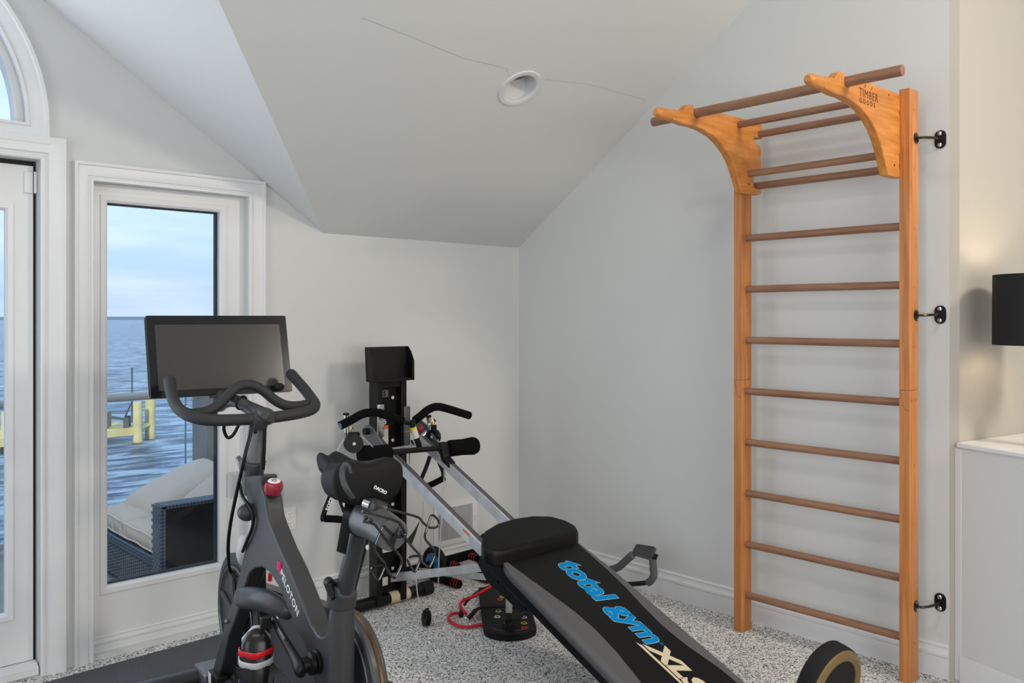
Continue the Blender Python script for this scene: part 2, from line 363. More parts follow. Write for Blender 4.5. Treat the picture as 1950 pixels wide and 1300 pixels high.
# ceilings
CF = lambda x, y, t_: (x, y, EZ + SL * (WY - y) + t_)
can_c = (2.736, 2.899); nrm = Vector((0, SL, 1)).normalized()
zc = lambda y: EZ + SL * (WY - y)
can_hole = []
for k in range(40):
    a_ = 2 * math.pi * k / 40; u = Vector((1, 0, 0)); v_ = Vector((0, 1, -SL)).normalized(); q = Vector((can_c[0], can_c[1], 0)) + (u * math.cos(a_) + v_ * math.sin(a_)) * .083
    can_hole.append((q.x, q.y))
top_y = .4
struct('ceiling', holed([(5.4, WY + .1), (2.266 + .0, WY + .1), (2.266, WY), (DX, WY - (2.266 - DX)), (-1.846, WY), (-1.846, WY + .1), (-2.8, WY + .1), (-2.8, top_y), (5.4, top_y)], [can_hole], CF, 0, .1), ceil_m, smooth=False)
struct('ceiling', prism(bm_(), [(-2.8, top_y), (5.4, top_y), (5.4, -3.3), (-2.8, -3.3)], lambda x, y, t_: (x, y, zc(top_y) - SL * (top_y - y) + t_), 0, .1), ceil_m, smooth=False)
def dormer(sg):
    x1 = DX + sg * 2.056
    f = lambda x, y, t_: (x, y, EZ + SL * (2.056 - abs(x - DX)) + t_)
    return prism(bm_(), [(x1, WY), (x1, WY + .02), (DX, WY + .02), (DX, WY - 2.056)], f, 0, .1)
struct('ceiling', dormer(1), dorm_m, smooth=False)
struct('ceiling', dormer(-1), dorm_m, smooth=False)
# hairline cracks of the ceiling
cb = bm_()
for line in ([(1.80, 2.785), (2.0, 2.80), (2.334, 2.833), (2.587, 2.827), (2.612, 2.848)], [(2.62, 2.852), (2.65, 2.87)], [(2.84, 2.83), (3.1, 2.80), (3.50, 2.80), (3.541, 2.799), (3.535, 2.85)]):
    for p, q in zip(line[:-1], line[1:]):
        d = Vector((q[0] - p[0], q[1] - p[1])); n_ = Vector((-d.y, d.x)).normalized() * .0008
        vs = [cb.verts.new(CF(x, y, -.0006)) for x, y in ((p[0] - n_.x, p[1] - n_.y), (q[0] - n_.x, q[1] - n_.y), (q[0] + n_.x, q[1] + n_.y), (p[0] + n_.x, p[1] + n_.y))]
        cb.faces.new(vs)
part('hairline_crack', cb, mat('crack_line', (170, 170, 166), .9), bpy.data.objects['ceiling'], smooth=False)
# recessed light
cz = zc(can_c[1]); co = Vector((can_c[0], can_c[1], cz))
can = thing('recessed_light', 'white recessed ceiling light with a round trim, switched off, in the sloping ceiling', 'ceiling light', co)
part('trim_ring', lathe(bm_(), [(.082, .004), (.082, -.004), (.088, -.007), (.106, -.006), (.109, 0), (.108, .004)], co, nrm, 48, caps=False, closed=True), ceil_m, can)
part('housing', lathe(bm_(), [(.0835, -.004), (.079, 0), (.062, .10), (.060, .10), (.060, .13), (.0, .13)], co, nrm, 40, caps=False), mat('can_white', (205, 207, 208), .35), can)
part('bulb', lathe(bm_(), [(.056, .112), (.054, .100), (.03, .094), (.014, .096), (.012, .088), (.0, .087)], co, nrm, 32), mat('frosted_lens', (150, 153, 156), .4), can)

# mouldings
CAS = [(0, 0), (0, .016), (.004, .020), (.012, .020), (.016, .012), (.020, .012), (.024, .017), (.052, .022), (.066, .022), (.069, .028), (.082, .030), (.084, 0)]
def casing(name, path, closed=False, wd=1.0, prof=CAS):
    return struct(name, sweep2(path, [(a_ * wd, h) for a_, h in prof], lambda x, z, h: (x, WY - h, z), closed), trim_m, ang=25)
# path runs so that 'left' is outward from the opening
casing('trim_1', [(1.855, 0), (1.855, 2.022), (1.163, 2.022), (1.163, 0)][::-1], wd=.95)
CASD = [(0, 0), (0, .018), (.006, .022), (.014, .022), (.018, .014), (.024, .014), (.030, .022), (.060, .030), (.072, .034), (.090, .034), (.094, .030), (.096, 0)]
casing('trim_2', [(-.54, 0), (-.54, 2.087), (.96, 2.087), (.96, 0)], prof=CASD, wd=1.0)
ap = [(DX + .70 * math.cos(R(a_)), 2.228 + .70 * math.sin(R(a_))) for a_ in range(180, -1, -5)]
casing('trim_5', ap + [], closed=True, prof=[(-.002, 0), (-.002, .014), (.008, .018), (.014, .012), (.03, .020), (.06, .026), (.066, .032), (.078, .034), (.082, 0)])
# baseboards
BB = [(0, 0), (0, .016), (.080, .016), (.085, .013), (.088, .020), (.100, .020), (.108, .012), (.120, .010), (.128, .014), (.134, .009), (.136, 0)]
bl = bm_()
def base(x0, x1, f): 
    bmx = bm_(); A = [bmx.verts.new(f(x0, z, h)) for z, h in BB]; B_ = [bmx.verts.new(f(x1, z, h)) for z, h in BB]; n = len(BB)
    for i in range(n): bmx.faces.new((A[i], A[(i + 1) % n], B_[(i + 1) % n], B_[i]))
    bmx.faces.new(A); bmx.faces.new(B_); return bmx
struct('baseboard_left', base(1.935, WX - .008, lambda s, z, h: (s, WY - h, z)), trim_m, ang=25)
struct('baseboard_right', base(RY, WY - .008, lambda s, z, h: (WX - h, s, z)), trim_m, ang=25)
hx = Vector((-.085, -.252, 0)).normalized(); hn = Vector((-hx.y, hx.x, 0)); hn = hn if hn.x < 0 else -hn
h0 = Vector((3.625, 1.292, 0))
struct('baseboard_half', prism(bm_(), [(0, 0), (1.6, 0), (1.6, .108), (0, .108)], lambda s, z, t_: tuple(h0 + hx * s + hn * t_ + Vector((0, 0, z))), 0, .006), trim_m, bev=.002)

# window_1: fixed sidelight panel
w1 = bpy.data.objects.new('window_1', None); COL.objects.link(w1); w1.location = (1.5, WY, 0); w1['kind'] = 'structure'
gx0, gx1, gz0, gz1 = 1.236, 1.738, .292, 1.945
part('frame_panel', holed([(1.163, .02), (1.855, .02), (1.855, 2.022), (1.163, 2.022)], [[(gx0 - .02, gz0 - .02), (gx1 + .02, gz0 - .02), (gx1 + .02, gz1 + .02), (gx0 - .02, gz1 + .02)]], LW, .046, .09), trim_m, w1, smooth=False)
part('glazing_bead', sweep2([(gx0, gz0), (gx0, gz1), (gx1, gz1), (gx1, gz0)], [(0, -.075), (0, -.05), (.010, -.042), (.030, -.040), (.032, -.048), (.020, -.075)], lambda x, z, h: (x, WY - h, z), True), trim_m, w1, ang=25)
part('pane', Bx((gx0 - .01, WY + .066, gz0 - .01), (gx1 + .01, WY + .070, gz1 + .01)), glass_m, w1, smooth=False)
part('outer_gasket', sweep2([(gx0 + .006, gz0 + .008), (gx0 + .006, gz1 - .006), (gx1 - .008, gz1 - .006), (gx1 - .008, gz0 + .008)], [(0, -.10), (0, -.074), (.02, -.074), (.02, -.10)], lambda x, z, h: (x, WY - h, z), True), ext_m, w1, smooth=False)
part('foot_moulding', base(1.163, 1.855, lambda s, z, h: (s, WY + .046 - h * .8, z * .62)), trim_m, w1, ang=25)
# door_1 (visible leaf) and door_2
def leaf(name, x0, x1, hinge=True):
    d = bpy.data.objects.new(name, None); COL.objects.link(d); d.location = (x0, WY, 0); d['kind'] = 'structure'
    g0, g1, gb, gt = x0 + .10, x1 - .10, .262, 1.88
    part('leaf_frame', holed([(x0, .055), (x1, .055), (x1, 2.066), (x0, 2.066)], [[(g0 - .02, gb - .02), (g1 + .02, gb - .02), (g1 + .02, gt + .02), (g0 - .02, gt + .02)]], LW, .045, .09), trim_m, d, smooth=False)
    part('glazing_bead', sweep2([(g0, gb), (g0, gt), (g1, gt), (g1, gb)], [(0, -.07), (0, -.05), (.008, -.040), (.026, -.038), (.028, -.046), (.020, -.07)], lambda x, z, h: (x, WY - h, z), True), trim_m, d, ang=25)
    part('pane', Bx((g0 - .01, WY + .064, gb - .01), (g1 + .01, WY + .068, gt + .01)), glass_m, d, smooth=False)
    if hinge:
        hb = bm_(); box(hb, (x1 - .034, WY + .036, 1.955), (x1 - .002, WY + .046, 2.042)); part('hinge', hb, trim_m, d, bev=.002)
        part('knuckle', cyl((x1 + .006, WY + .034, 1.955), (x1 + .006, WY + .034, 2.042), .006, 12), trim_m, d.children[-1])
    return d
leaf('door_1', .212, .9475); leaf('door_2', -.525, .208, False)
struct('trim_6', holed([(-.54, .0), (.96, .0), (.96, 2.087), (-.54, 2.087)], [[(-.528, .05), (.952, .05), (.952, 2.070), (-.528, 2.070)]], LW, .06, .12), ext_m, smooth=False)
struct('trim_7', prism(bm_(), [(0, 0), (.05, 0), (.058, .008), (.058, .036), (.03, .05), (0, .052)], lambda a_, z, t_: (t_, WY + .05 - a_, z), -.535, .955), trim_m, ang=25)
# window_2: arch glass
w2 = bpy.data.objects.new('window_2', None); COL.objects.link(w2); w2.location = (DX, WY, 2.2); w2['kind'] = 'structure'
ai = [(DX + .668 * math.cos(R(a_)), 2.238 + .668 * math.sin(R(a_))) for a_ in range(0, 181, 5)]
ao = [(DX + .70 * math.cos(R(a_)), 2.228 + .70 * math.sin(R(a_))) for a_ in range(0, 181, 5)]
part('frame', holed(ao, [ai], LW, .03, .10), trim_m, w2, smooth=False)
part('pane', prism(bm_(), ai, LW, .07, .074), glass_m, w2, smooth=False)

# outlet and vent
ol = thing('wall_outlet', 'white duplex wall outlet low on the left wall behind the bike', 'outlet', (2.072, WY, .455))
part('plate', prism(bm_(), rrect(2.037, .400, 2.107, .512, .004), LW, 0, -.006), trim_m, ol, bev=.002)
for zz in (.479, .433):
    f = part('socket', prism(bm_(), [(2.072 + .017 * math.cos(R(a_)), zz + .0145 * max(-.8, min(.8, math.sin(R(a_)) * 1.15))) for a_ in range(0, 360, 15)], LW, -.006, -.0085), mat('socket_white', (238, 238, 236), .3), ol)
    s_ = bm_()
    box(s_, (2.0645, WY - .009, zz - .001), (2.0665, WY - .0087, zz + .008)); box(s_, (2.0775, WY - .009, zz - .001), (2.0795, WY - .0087, zz + .008)); box(s_, (2.0705, WY - .009, zz - .010), (2.0735, WY - .0087, zz - .006))
    part('slots', s_, black_m, f, smooth=False)
vt = thing('air_vent', 'white wall register with upright louvres behind the exercise machine rails', 'vent', (3.13, WY, .28))
part('frame', holed([(2.965, .150), (3.285, .150), (3.285, .395), (2.965, .395)], [[(2.995, .178), (3.248, .178), (3.248, .362), (2.995, .362)]], LW, -.008, 0), trim_m, vt, smooth=False)
part('duct_shade', Bx((2.995, WY - .0012, .178), (3.248, WY - .0002, .362)), mat('vent_dark', (62, 64, 60), .8), vt, smooth=False)  # dark sheet on the wall, stands for the shade between the louvres
sb = bm_()
for k in range(30): box(sb, (2.998 + k * .0084, WY - .0075, .178), (3.0010 + k * .0084, WY - .001, .362))
part('louvres', sb, trim_m, vt, smooth=False, kind='stuff')
part('lever', Bx((3.262, WY - .016, .26), (3.268, WY - .008, .29)), trim_m, vt)

# lamp in the alcove
lp = thing('table_lamp', 'table lamp with a black drum shade on the ledge at the right edge', 'lamp', (3.734, 1.04, .952))
shade_m = mat('black_shade', (26, 27, 28), .85, bump=.3, bscale=300); shade_i = mat('shade_lining', (210, 200, 180), .8)
part('shade', lathe(bm_(), [(.165, 1.343), (.163, 1.615), (.160, 1.615), (.162, 1.343)], (3.734, 1.04, 0), (0, 0, 1), 48, caps=False, closed=True), shade_m, lp)
part('shade_lining', lathe(bm_(), [(.1605, 1.345), (.1585, 1.613)], (3.734, 1.04, 0), (0, 0, 1), 48, caps=False), shade_i, lp)
part('base', lathe(bm_(), [(.045, .952), (.045, .965), (.02, .98), (.035, 1.05), (.045, 1.12), (.03, 1.22), (.012, 1.28), (.012, 1.40)], (3.734, 1.04, 0), (0, 0, 1), 32), black_m, lp)
bulb_m = bpy.data.materials.new('glowing_bulb'); bulb_m.use_nodes = True; q = bulb_m.node_tree.nodes['Principled BSDF']; q.inputs['Emission Color'].default_value = (1, .78, .5, 1); q.inputs['Emission Strength'].default_value = 30
part('bulb', ball(bm_(), (3.734, 1.04, 1.45), .03, (1, 1, 1.2)), bulb_m, lp)
pl_ = bpy.data.lights.new('lamp_glow', 'POINT'); pl_.energy = 2.0; pl_.color = (1, .84, .64); pl_.shadow_soft_size = .035
po = bpy.data.objects.new('lamp_glow', pl_); COL.objects.link(po); po.location = (3.734, 1.04, 1.50)

# gym mat
mat_o = part('gym_mat', prism(bm_(), [(.1, 3.73), (1.965, 3.79), (1.965, 3.02), (2.06, 1.0), (.1, 1.0)][0:0] + [(.30, 3.725), (1.93, 3.79), (2.02, 1.2), (.36, 1.15)], lambda x, y, t_: (x, y, t_), .0, .006), mm, smooth=False, bev=.002)
mat_o['label'] = 'thin black speckled rubber exercise mat under the bike'; mat_o['category'] = 'mat'

# ================================================================== LADDER (wall bars)
lad = thing('wall_bars', 'tall wooden wall-bar ladder with a pull-up unit on the right wall', 'wall bars', (3.5, 1.82, 0))
def post(y0, y1, side):
    # lower and upper halves meet in a toothed scarf joint
    a_ = part('post', Bx((3.457, y0, 0), (3.54, y1, 1.16)), post_w, lad, bev=.002)
    b2 = part('post', Bx((3.457, y0, 1.1605), (3.54, y1, 2.357)), post_w, lad, bev=.002)
    # joint tongue on the side face and toothed seam on the front
    yf = y0 - .0006 if side < 0 else y0 - .0006
    sm_ = bm_(); pz = [1.160, 1.150, 1.142, 1.134, 1.126, 1.118, 1.110, 1.102, 1.094, 1.086, 1.078]; px_ = [y0 + .004, y0 + .004, y0 + .014, y0 + .006, y0 + .016, y0 + .008, y0 + .018, y0 + .010, y0 + .020, y0 + .020, y1]
    tube(sm_, [(3.4568, y, z) for y, z in zip([y1 - (p - y0) for p in px_], pz)], .0007, seg=4)
    part('joint_line', sm_, mark_w, a_)
    for xx in (3.476, 3.513):
        part('dowel_plug', cyl((xx, y0 + .001, 1.12), (xx, y0 - .0012, 1.12), .006, 16), plug_w, a_)
    return a_, b2
post(1.420, 1.462, -1); post(2.178, 2.220, 1)
for k in range(10):
    z = .165 + .2358 * k
    part('rung', cyl((3.50, 1.462, z), (3.50, 2.178, z), .0165, 20), rung_w, lad)
    part('dowel_pin', cyl((3.50, 1.4205, z - .012), (3.50, 1.4190, z - .012), .0042, 12), plug_w, lad)
# pull-up unit boards
def boardprof():
    P = [(3.355, 2.005), (3.44, 2.005), (3.50, 2.010), (3.515, 2.018), (3.515, 2.030), (3.50, 2.036), (3.462, 2.038), (3.455, 2.045), (3.455, 2.10), (3.500, 2.106), (3.512, 2.118), (3.513, 2.215), (3.505, 2.235), (3.470, 2.242), (3.455, 2.258), (3.455, 2.285), (3.462, 2.272), (3.52, 2.272), (3.532, 2.285), (3.530, 2.318), (3.512, 2.336), (3.46, 2.338), (3.16, 2.334), (3.05, 2.312), (3.036, 2.290), (3.016, 2.283), (2.994, 2.292), (2.988, 2.318)]
    P = P[:15] + [(3.455, 2.262), (3.455, 2.268), (3.52, 2.268), (3.533, 2.280), (3.531, 2.318), (3.512, 2.337), (3.40, 2.3385), (3.16, 2.335), (3.06, 2.318), (3.040, 2.300), (3.036, 2.290), (3.018, 2.284), (2.998, 2.290), (2.992, 2.306), (2.996, 2.326), (2.984, 2.334), (2.955, 2.332), (2.938, 2.318), (2.925, 2.302), (2.85, 2.294), (2.85, 2.252), (2.93, 2.246), (2.985, 2.248), (3.055, 2.243), (3.13, 2.228), (3.19, 2.203), (3.245, 2.168), (3.287, 2.124), (3.318, 2.075), (3.340, 2.035)]
    return P
def pullboard(y0, y1, sign=False):
    b2 = part('bracket_board', prism(bm_(), boardprof(), lambda x, z, t_: (x, t_, z), y0, y1), board_w, lad, bev=.004, seg=2)
    ym = (y0 + y1) / 2
    part('horn_handle', T([(2.93, ym, 2.274), (2.87, ym, 2.274), (2.80, ym, 2.272), (2.775, ym, 2.272)], [.019, .0225, .0225, .021], seg=20, cap='round'), board_w, b2)
    for x_, z_ in ((3.36, 2.318), (3.41, 2.05)):
        part('screw', cyl((x_, y0 + .001, z_), (x_, y0 - .0012, z_), .004, 12), steel_m, b2)
    return b2
pullboard(2.112, 2.148); rb = pullboard(1.460, 1.496)
part('pull_up_bar', cyl((3.014, 1.262, 2.306), (3.014, 2.342, 2.306), .0195, 24), rung_w, lad)
part('pull_up_bar', cyl((3.33, 1.47, 2.305), (3.33, 2.14, 2.305), .0155, 20), rung_w, lad)
part('pull_up_bar', cyl((3.413, 1.47, 2.096), (3.413, 2.14, 2.096), .0155, 20), rung_w, lad)
tf = lambda x, y, z: (3.105 + x, 1.4596 - z, 2.272 + y)
t1 = text_bm('TIMBER', .044, tf, .0004, .0, space=1.12); t2 = text_bm('GOODS', .026, lambda x, y, z: (3.108 + x, 1.4596 - z, 2.248 + y), .0004, .0004, space=1.7)
part('brand_mark', t1, mark_w, rb, smooth=False); part('brand_mark', t2, mark_w, rb, smooth=False)
for a0, b0 in ((3.150, 2.310), (3.205, 2.310)):
    lf = bm_(); tube(lf, [(a0, 1.4592, b0), (a0 + .008, 1.4592, b0 + .010)], .0018, seg=6); part('brand_mark', lf, mark_w, rb)
# wall brackets: top ones differ in look from the bottom
def wbracket(z, side, m=steel_m):
    y0 = 1.420 if side < 0 else 2.220; s_ = side; yw = y0 + s_ * .052
    g = part('wall_bracket', lathe(bm_(), [(.0, 0), (.022, 0), (.022, .003), (.0, .004)], (3.515, y0, z), (0, s_, 0), 24), m, lad)
    for dz in (-.014, .014): part('screw', cyl((3.515, y0 + s_ * .003, z + dz), (3.515, y0 + s_ * .0055, z + dz), .005, 10), chrome_m, g)
    part('bracket_arm', T([(3.515, y0, z), (3.517, y0 + s_ * .020, z), (3.54, y0 + s_ * .038, z + .001), (3.585, y0 + s_ * .050, z + .003), (WX, yw, z + .004)], .0055, seg=10, sm=4), m, g)
    part('wall_plate', prism(bm_(), rrect(yw - .0225, z - .034, yw + .0225, z + .040, .0224, 6), lambda y, zz, t_: (WX - t_, y, zz), 0, .005), black_m, g, bev=.001)
    for dz in (-.020, .026): part('bolt', lathe(bm_(), [(.0095, .004), (.0095, .010), (.006, .012), (0, .012)], (WX, yw, z + dz), (-1, 0, 0), 6), chrome_m, g)
for z in (2.165, 1.458, .297): wbracket(z, -1, mat('burnished_bracket', (70, 62, 50), .3, .8)); wbracket(z, 1)

# ================================================================== TOTAL EXERCISER (incline machine)
CX = 2.474; TY = 3.59
gym = thing('incline_trainer', 'incline rail exercise machine with a black sliding back board with blue lettering', 'exercise machine', (CX, TY, 0))
A0 = -.755; RS = .46
rz = lambda y: A0 + RS * y
ang_r = math.atan(RS)
# tower: two side channels, a front strip with holes
tw = part('tower_column', Bx((2.394, TY + .012, .03), (2.568, TY + .02, 1.135)), black_m, gym, smooth=False)
part('side_channel', Bx((2.392, TY - .03, .02), (2.424, TY + .045, 1.135)), black_m, tw, bev=.003)
part('side_channel', Bx((2.538, TY - .03, .02), (2.570, TY + .045, 1.135)), black_m, tw, bev=.003)
for k in range(9):
    part('pin_hole', cyl((2.512, TY + .0125, .18 + k * .108), (2.512, TY + .0095, .18 + k * .108), .0085, 14), label_m, tw)
part('number_plate', Bx((2.432, TY + .004, 1.050), (2.480, TY + .011, 1.085)), satin_m, tw)
part('number', text_bm('5', .035, lambda x, y, z: (2.449 + x, TY + .003 - z, 1.056 + y), .0004, .001), black_m, tw.children[-1], smooth=False)
part('number', text_bm('5', .035, lambda x, y, z: (2.452 + x, TY + .003 - z, .915 + y), .0004, .001), white_m, tw.children[-2], smooth=False)
part('warning_label', Bx((2.437, TY + .0035, .78), (2.480, TY + .011, .905)), label_m, tw); part('label_header', Bx((2.4365, TY + .003, .890), (2.4805, TY + .0110, .908)), orange_m, tw.children[-1])
part('warning_label', Bx((2.437, TY + .0035, .27), (2.50, TY + .011, .305)), label_m, tw); part('label_header', Bx((2.4365, TY + .003, .296), (2.5005, TY + .0110, .307)), orange_m, tw.children[-1])
part('lock_plate', prism(bm_(), arc(2.47, .355, .030, 180, 360, 12) + [(2.50, .40), (2.44, .40)], lambda x, z, t_: (x, TY + t_, z), .002, .009), satin_m, tw, bev=.001)
part('paper_label', Bx((2.435, TY + .004, .105), (2.478, TY + .011, .145)), label_m, tw)
fb = part('base_tube', cyl((2.13, TY + .01, .034), (2.725, TY + .01, .034), .030, 24), black_m, gym)
for x0, x1 in ((2.10, 2.16), (2.69, 2.75)): part('end_cap', cyl((x0, TY + .01, .035), (x1, TY + .01, .035), .035, 24), rub_m, fb)
part('paper_label', lathe(bm_(), [(.0303, 0), (.0305, .12)], (2.485, TY + .01, .034), (1, 0, 0), 24, caps=False), cream_m, fb)
# tray on top
tr = bm_()
TR0, TR1, TZ0, TZ1 = 2.346, 2.594, 1.133, 1.303
part('tray_back', prism(bm_(), [(0, TZ0 + .004), (.02, TZ1 - .002), (.025, TZ1), (.006, TZ0)], lambda a_, z, t_: (t_, TY - .014 + a_, z), TR0, TR1), black_m, gym, bev=.001)
part('tray_shelf', Bx((TR0, TY - .060, TZ0), (TR1, TY - .005, TZ0 + .004)), black_m, gym); part('tray_lip', Bx((TR0, TY - .062, TZ0), (TR1, TY - .058, TZ0 + .012)), black_m, gym)
sp_ = [(-.13, TZ0), (-.035, TZ0), (.015, TZ1), (-.005, TZ1 + .002), (-.03, TZ1 - .012), (-.11, TZ1 - .065), (-.13, TZ1 - .075)]
sp_ = [(-.060, TZ0), (.0, TZ0), (.012, TZ1 - .02), (.012, TZ1), (-.012, TZ1), (-.036, TZ1 - .025), (-.056, TZ1 - .06), (-.060, TZ1 - .07)]
for xx in (TR0, TR1 - .004): part('tray_side', prism(bm_(), sp_, lambda a_, z, t_: (t_, TY + a_, z), xx, xx + .004), black_m, gym, bev=.001)
part('tray_side_rim', Bx((TR1 - .014, TY - .062, TZ0), (TR1, TY - .058, TZ0 + .10)), black_m, gym)
part('tray_neck', Bx((2.405, TY - .02, 1.10), (2.56, TY + .03, 1.136)), black_m, gym)
# rails
def rail(x0, x1):
    y0, y1 = 1.70, 3.55
    P = [(y0, rz(y0)), (y1, rz(y1)), (y1 - .03, rz(y1) - .062), (y0, rz(y0) - .066)]
    r_ = part('rail', prism(bm_(), P, lambda y, z, t_: (t_, y, z), x0, x1), alu_m, gym, bev=.002)
    part('edge_strip', prism(bm_(), [(y0, rz(y0)), (y1, rz(y1)), (y1, rz(y1) + .0012), (y0, rz(y0) + .0012)], lambda y, z, t_: (t_, y, z), x0 + .008, x1), mat('grey_rail_top', (96, 97, 98), .45, .4), r_)
    return r_
r1 = rail(2.35, 2.382); r2 = rail(2.60, 2.632)
part('warning_label', prism(bm_(), [(2.805, rz(2.805) - .052), (2.845, rz(2.845) - .052), (2.845, rz(2.845) - .016), (2.805, rz(2.805) - .016)], lambda y, z, t_: (t_, y, z), 2.3490, 2.3500), label_m, r1)
part('label_header', prism(bm_(), [(2.805, rz(2.805) - .018), (2.845, rz(2.845) - .018), (2.845, rz(2.845) - .010), (2.805, rz(2.805) - .010)], lambda y, z, t_: (t_, y, z), 2.3486, 2.3500), orange_m, r1)
part('lower_frame', prism(bm_(), [(1.62, .02), (1.70, .02), (2.60, rz(2.60) - .075), (2.66, rz(2.66) - .045), (2.66, rz(2.66) - .015), (1.62, rz(1.62) + .05)], lambda y, z, t_: (t_, y, z), 2.338, 2.349), black_m, gym, bev=.002)
part('lower_frame', prism(bm_(), [(1.62, .02), (1.70, .02), (2.60, rz(2.60) - .075), (2.66, rz(2.66) - .045), (2.66, rz(2.66) - .015), (1.62, rz(1.62) + .05)], lambda y, z, t_: (t_, y, z), 2.633, 2.644), black_m, gym, bev=.002)
part('rail_foot', cyl((2.25, 1.66, .03), (2.72, 1.66, .03), .028, 20), black_m, gym)
# side plate seen below the left rail (folding hinge)
part('hinge_plate', prism(bm_(), [(2.705, .462), (2.72, .42), (2.66, .36), (2.46, .285), (2.43, .30), (2.50, .395)], lambda y, z, t_: (t_, y, z), 2.325, 2.338), black_m, gym, bev=.003)
part('hinge_plate_inlay', prism(bm_(), [(2.69, .473), (2.50, .372), (2.475, .350), (2.462, .366), (2.655, .475)], lambda y, z, t_: (t_, y, z), 2.322, 2.3252), satin_m, gym.children[-1])
part('hinge_bolt', cyl((2.325, 2.60, .375), (2.320, 2.60, .375), .007, 12), steel_m, gym.children[-1])
# carriage slider at the tower
part('slider_box', Bx((2.388, TY - .045, .86), (2.424, TY - .032, 1.02)), chrome_m, gym, bev=.003)
part('slider_box', Bx((2.545, TY - .045, .80), (2.582, TY - .032, 1.00)), satin_m, gym, bev=.003)
part('slider_plate', prism(bm_(), [(3.36, .70), (3.58, .86), (3.60, .905), (3.55, .93), (3.50, .91), (3.36, .80)], lambda y, z, t_: (t_, y, z), 2.33, 2.336), satin_m, gym, bev=.003)
part('slider_plate', prism(bm_(), [(3.36, .70), (3.58, .86), (3.60, .905), (3.55, .93), (3.50, .91), (3.36, .80)], lambda y, z, t_: (t_, y, z), 2.642, 2.648), satin_m, gym, bev=.003)
part('pivot_knob', cyl((2.33, 3.545, .895), (2.305, 3.545, .895), .016, 14), black_m, gym)
part('lock_pin', T([(2.562, 3.45, 0.8909), (2.507, 3.45, 0.8853), (2.476, 3.45, 0.8882)], [.008, .006, .006], seg=12), gold_m, gym)
part('red_lock_knob', ball(bm_(), (2.567, 3.44, 0.8965), .018, (.9, .9, 1.15)), red_m, gym, label='red pull knob on the lock pin')
part('cross_tube', cyl((2.33, 3.50, .80), (2.65, 3.50, .80), .012, 14), chrome_m, gym)
# wing bar
WYY = 3.40
wl = [(645, 810), (668, 799), (690, 787), (705, 785), (725, 787), (745, 796), (768, 803)]
left_w = [(2.084, 3.4, 0.9573), (2.139, 3.4, 0.9767), (2.196, 3.4, 0.9989), (2.245, 3.4, 1.005), (2.295, 3.4, 0.9988), (2.363, 3.4, 0.9735), (2.428, 3.4, 0.9507)]
right_w = [(2.503, 3.4, 0.9471), (2.544, 3.4, 0.9696), (2.583, 3.4, 0.9926), (2.638, 3.4, 1.004), (2.705, 3.4, 0.9889), (2.784, 3.4, 0.9644), (2.85, 3.4, 0.9432)]
part('wing_bar', T([(2.388, 3.405, 0.9636), (2.443, 3.405, 0.9439), (2.487, 3.405, 0.9377), (2.522, 3.405, 0.958), (2.557, 3.405, 0.9733)], .013, seg=14, sm=4), steel_m, gym)
part('foam_grip', T(left_w, .020, seg=18, sm=4), foam_m, gym); g_ = gym.children[-1]
ec = Vector(left_w[0]); ed = (ec - Vector(left_w[1])).normalized()
part('end_plug', cyl(ec, ec + ed * .003, .0135, 16), mat('grey_plug', (110, 125, 145), .4), g_)
part('foam_grip', T(right_w, .020, seg=18, sm=4), foam_m, gym)
st_ = part('wing_stem', T([(2.469, 3.38, 0.944), (2.494, 3.38, 0.873), (2.523, 3.38, 0.7985)], .0145, seg=16), black_m, gym)
part('stem_label', T([(2.482, 3.38, 0.9073), (2.497, 3.38, 0.865)], .0150, seg=16, cap=None), label_m, st_)
part('stem_label', T([(2.477, 3.38, 0.9204), (2.482, 3.38, 0.9073)], .0152, seg=16, cap=None), yellow_m, st_)
# leg roller bar
rb_ = part('roller_bar', T([(2.278, 3.32, 0.8214), (2.444, 3.32, 0.8161), (2.675, 3.32, 0.8075)], .013, seg=16), black_m, gym)
def roller(p, q):
    p = Vector(p); q = Vector(q); L = (q - p).length
    return lathe(bm_(), [(.02, 0), (.034, .002), (.041, .014), (.040, L * .5), (.045, L - .02), (.040, L - .004), (.02, L)], p, q - p, 28)
part('foam_roller', roller((2.645, 3.32, 0.8028), (2.825, 3.32, 0.8)), foam_m, gym)
part('foam_roller', roller((2.299, 3.32, 0.8192), (2.139, 3.32, 0.8245)), foam_m, gym)
part('rail_clamp', prism(bm_(), [(3.25, rz(3.25) - .02), (3.31, rz(3.31) - .02), (3.335, .80), (3.335, .838), (3.312, .838), (3.29, rz(3.29) + .012), (3.25, rz(3.25) + .006)], lambda y, z, t_: (t_, y, z), 2.596, 2.636), black_m, gym, bev=.003)
for p in ((827, 876), (834, 877)):
    q = (2.452, 3.18, 0.7822)
    part('key_ring', torus(bm_(), (q[0] + (.0 if p[0] == 827 else .022), q[1], q[2] - .004), (.3, -1, .2), .011, .0011, 20, 6), chrome_m, gym)
# struts low at the tower
part('brace', prism(bm_(), [(p[1], p[2]) for p in [(2.49, 3.582, 0.1632), (2.49, 2.901, 0.3541), (2.49, 2.858, 0.3306), (2.49, 3.582, 0.1183)]], lambda y, z, t_: (t_, y, z), 2.486, 2.494), alu_m, gym, bev=.001)
part('brace', prism(bm_(), [(3.50, .155), (3.50, .185), (2.60, .33), (2.60, .30)], lambda y, z, t_: (t_, y, z), 2.60, 2.606), alu_m, gym, bev=.001)
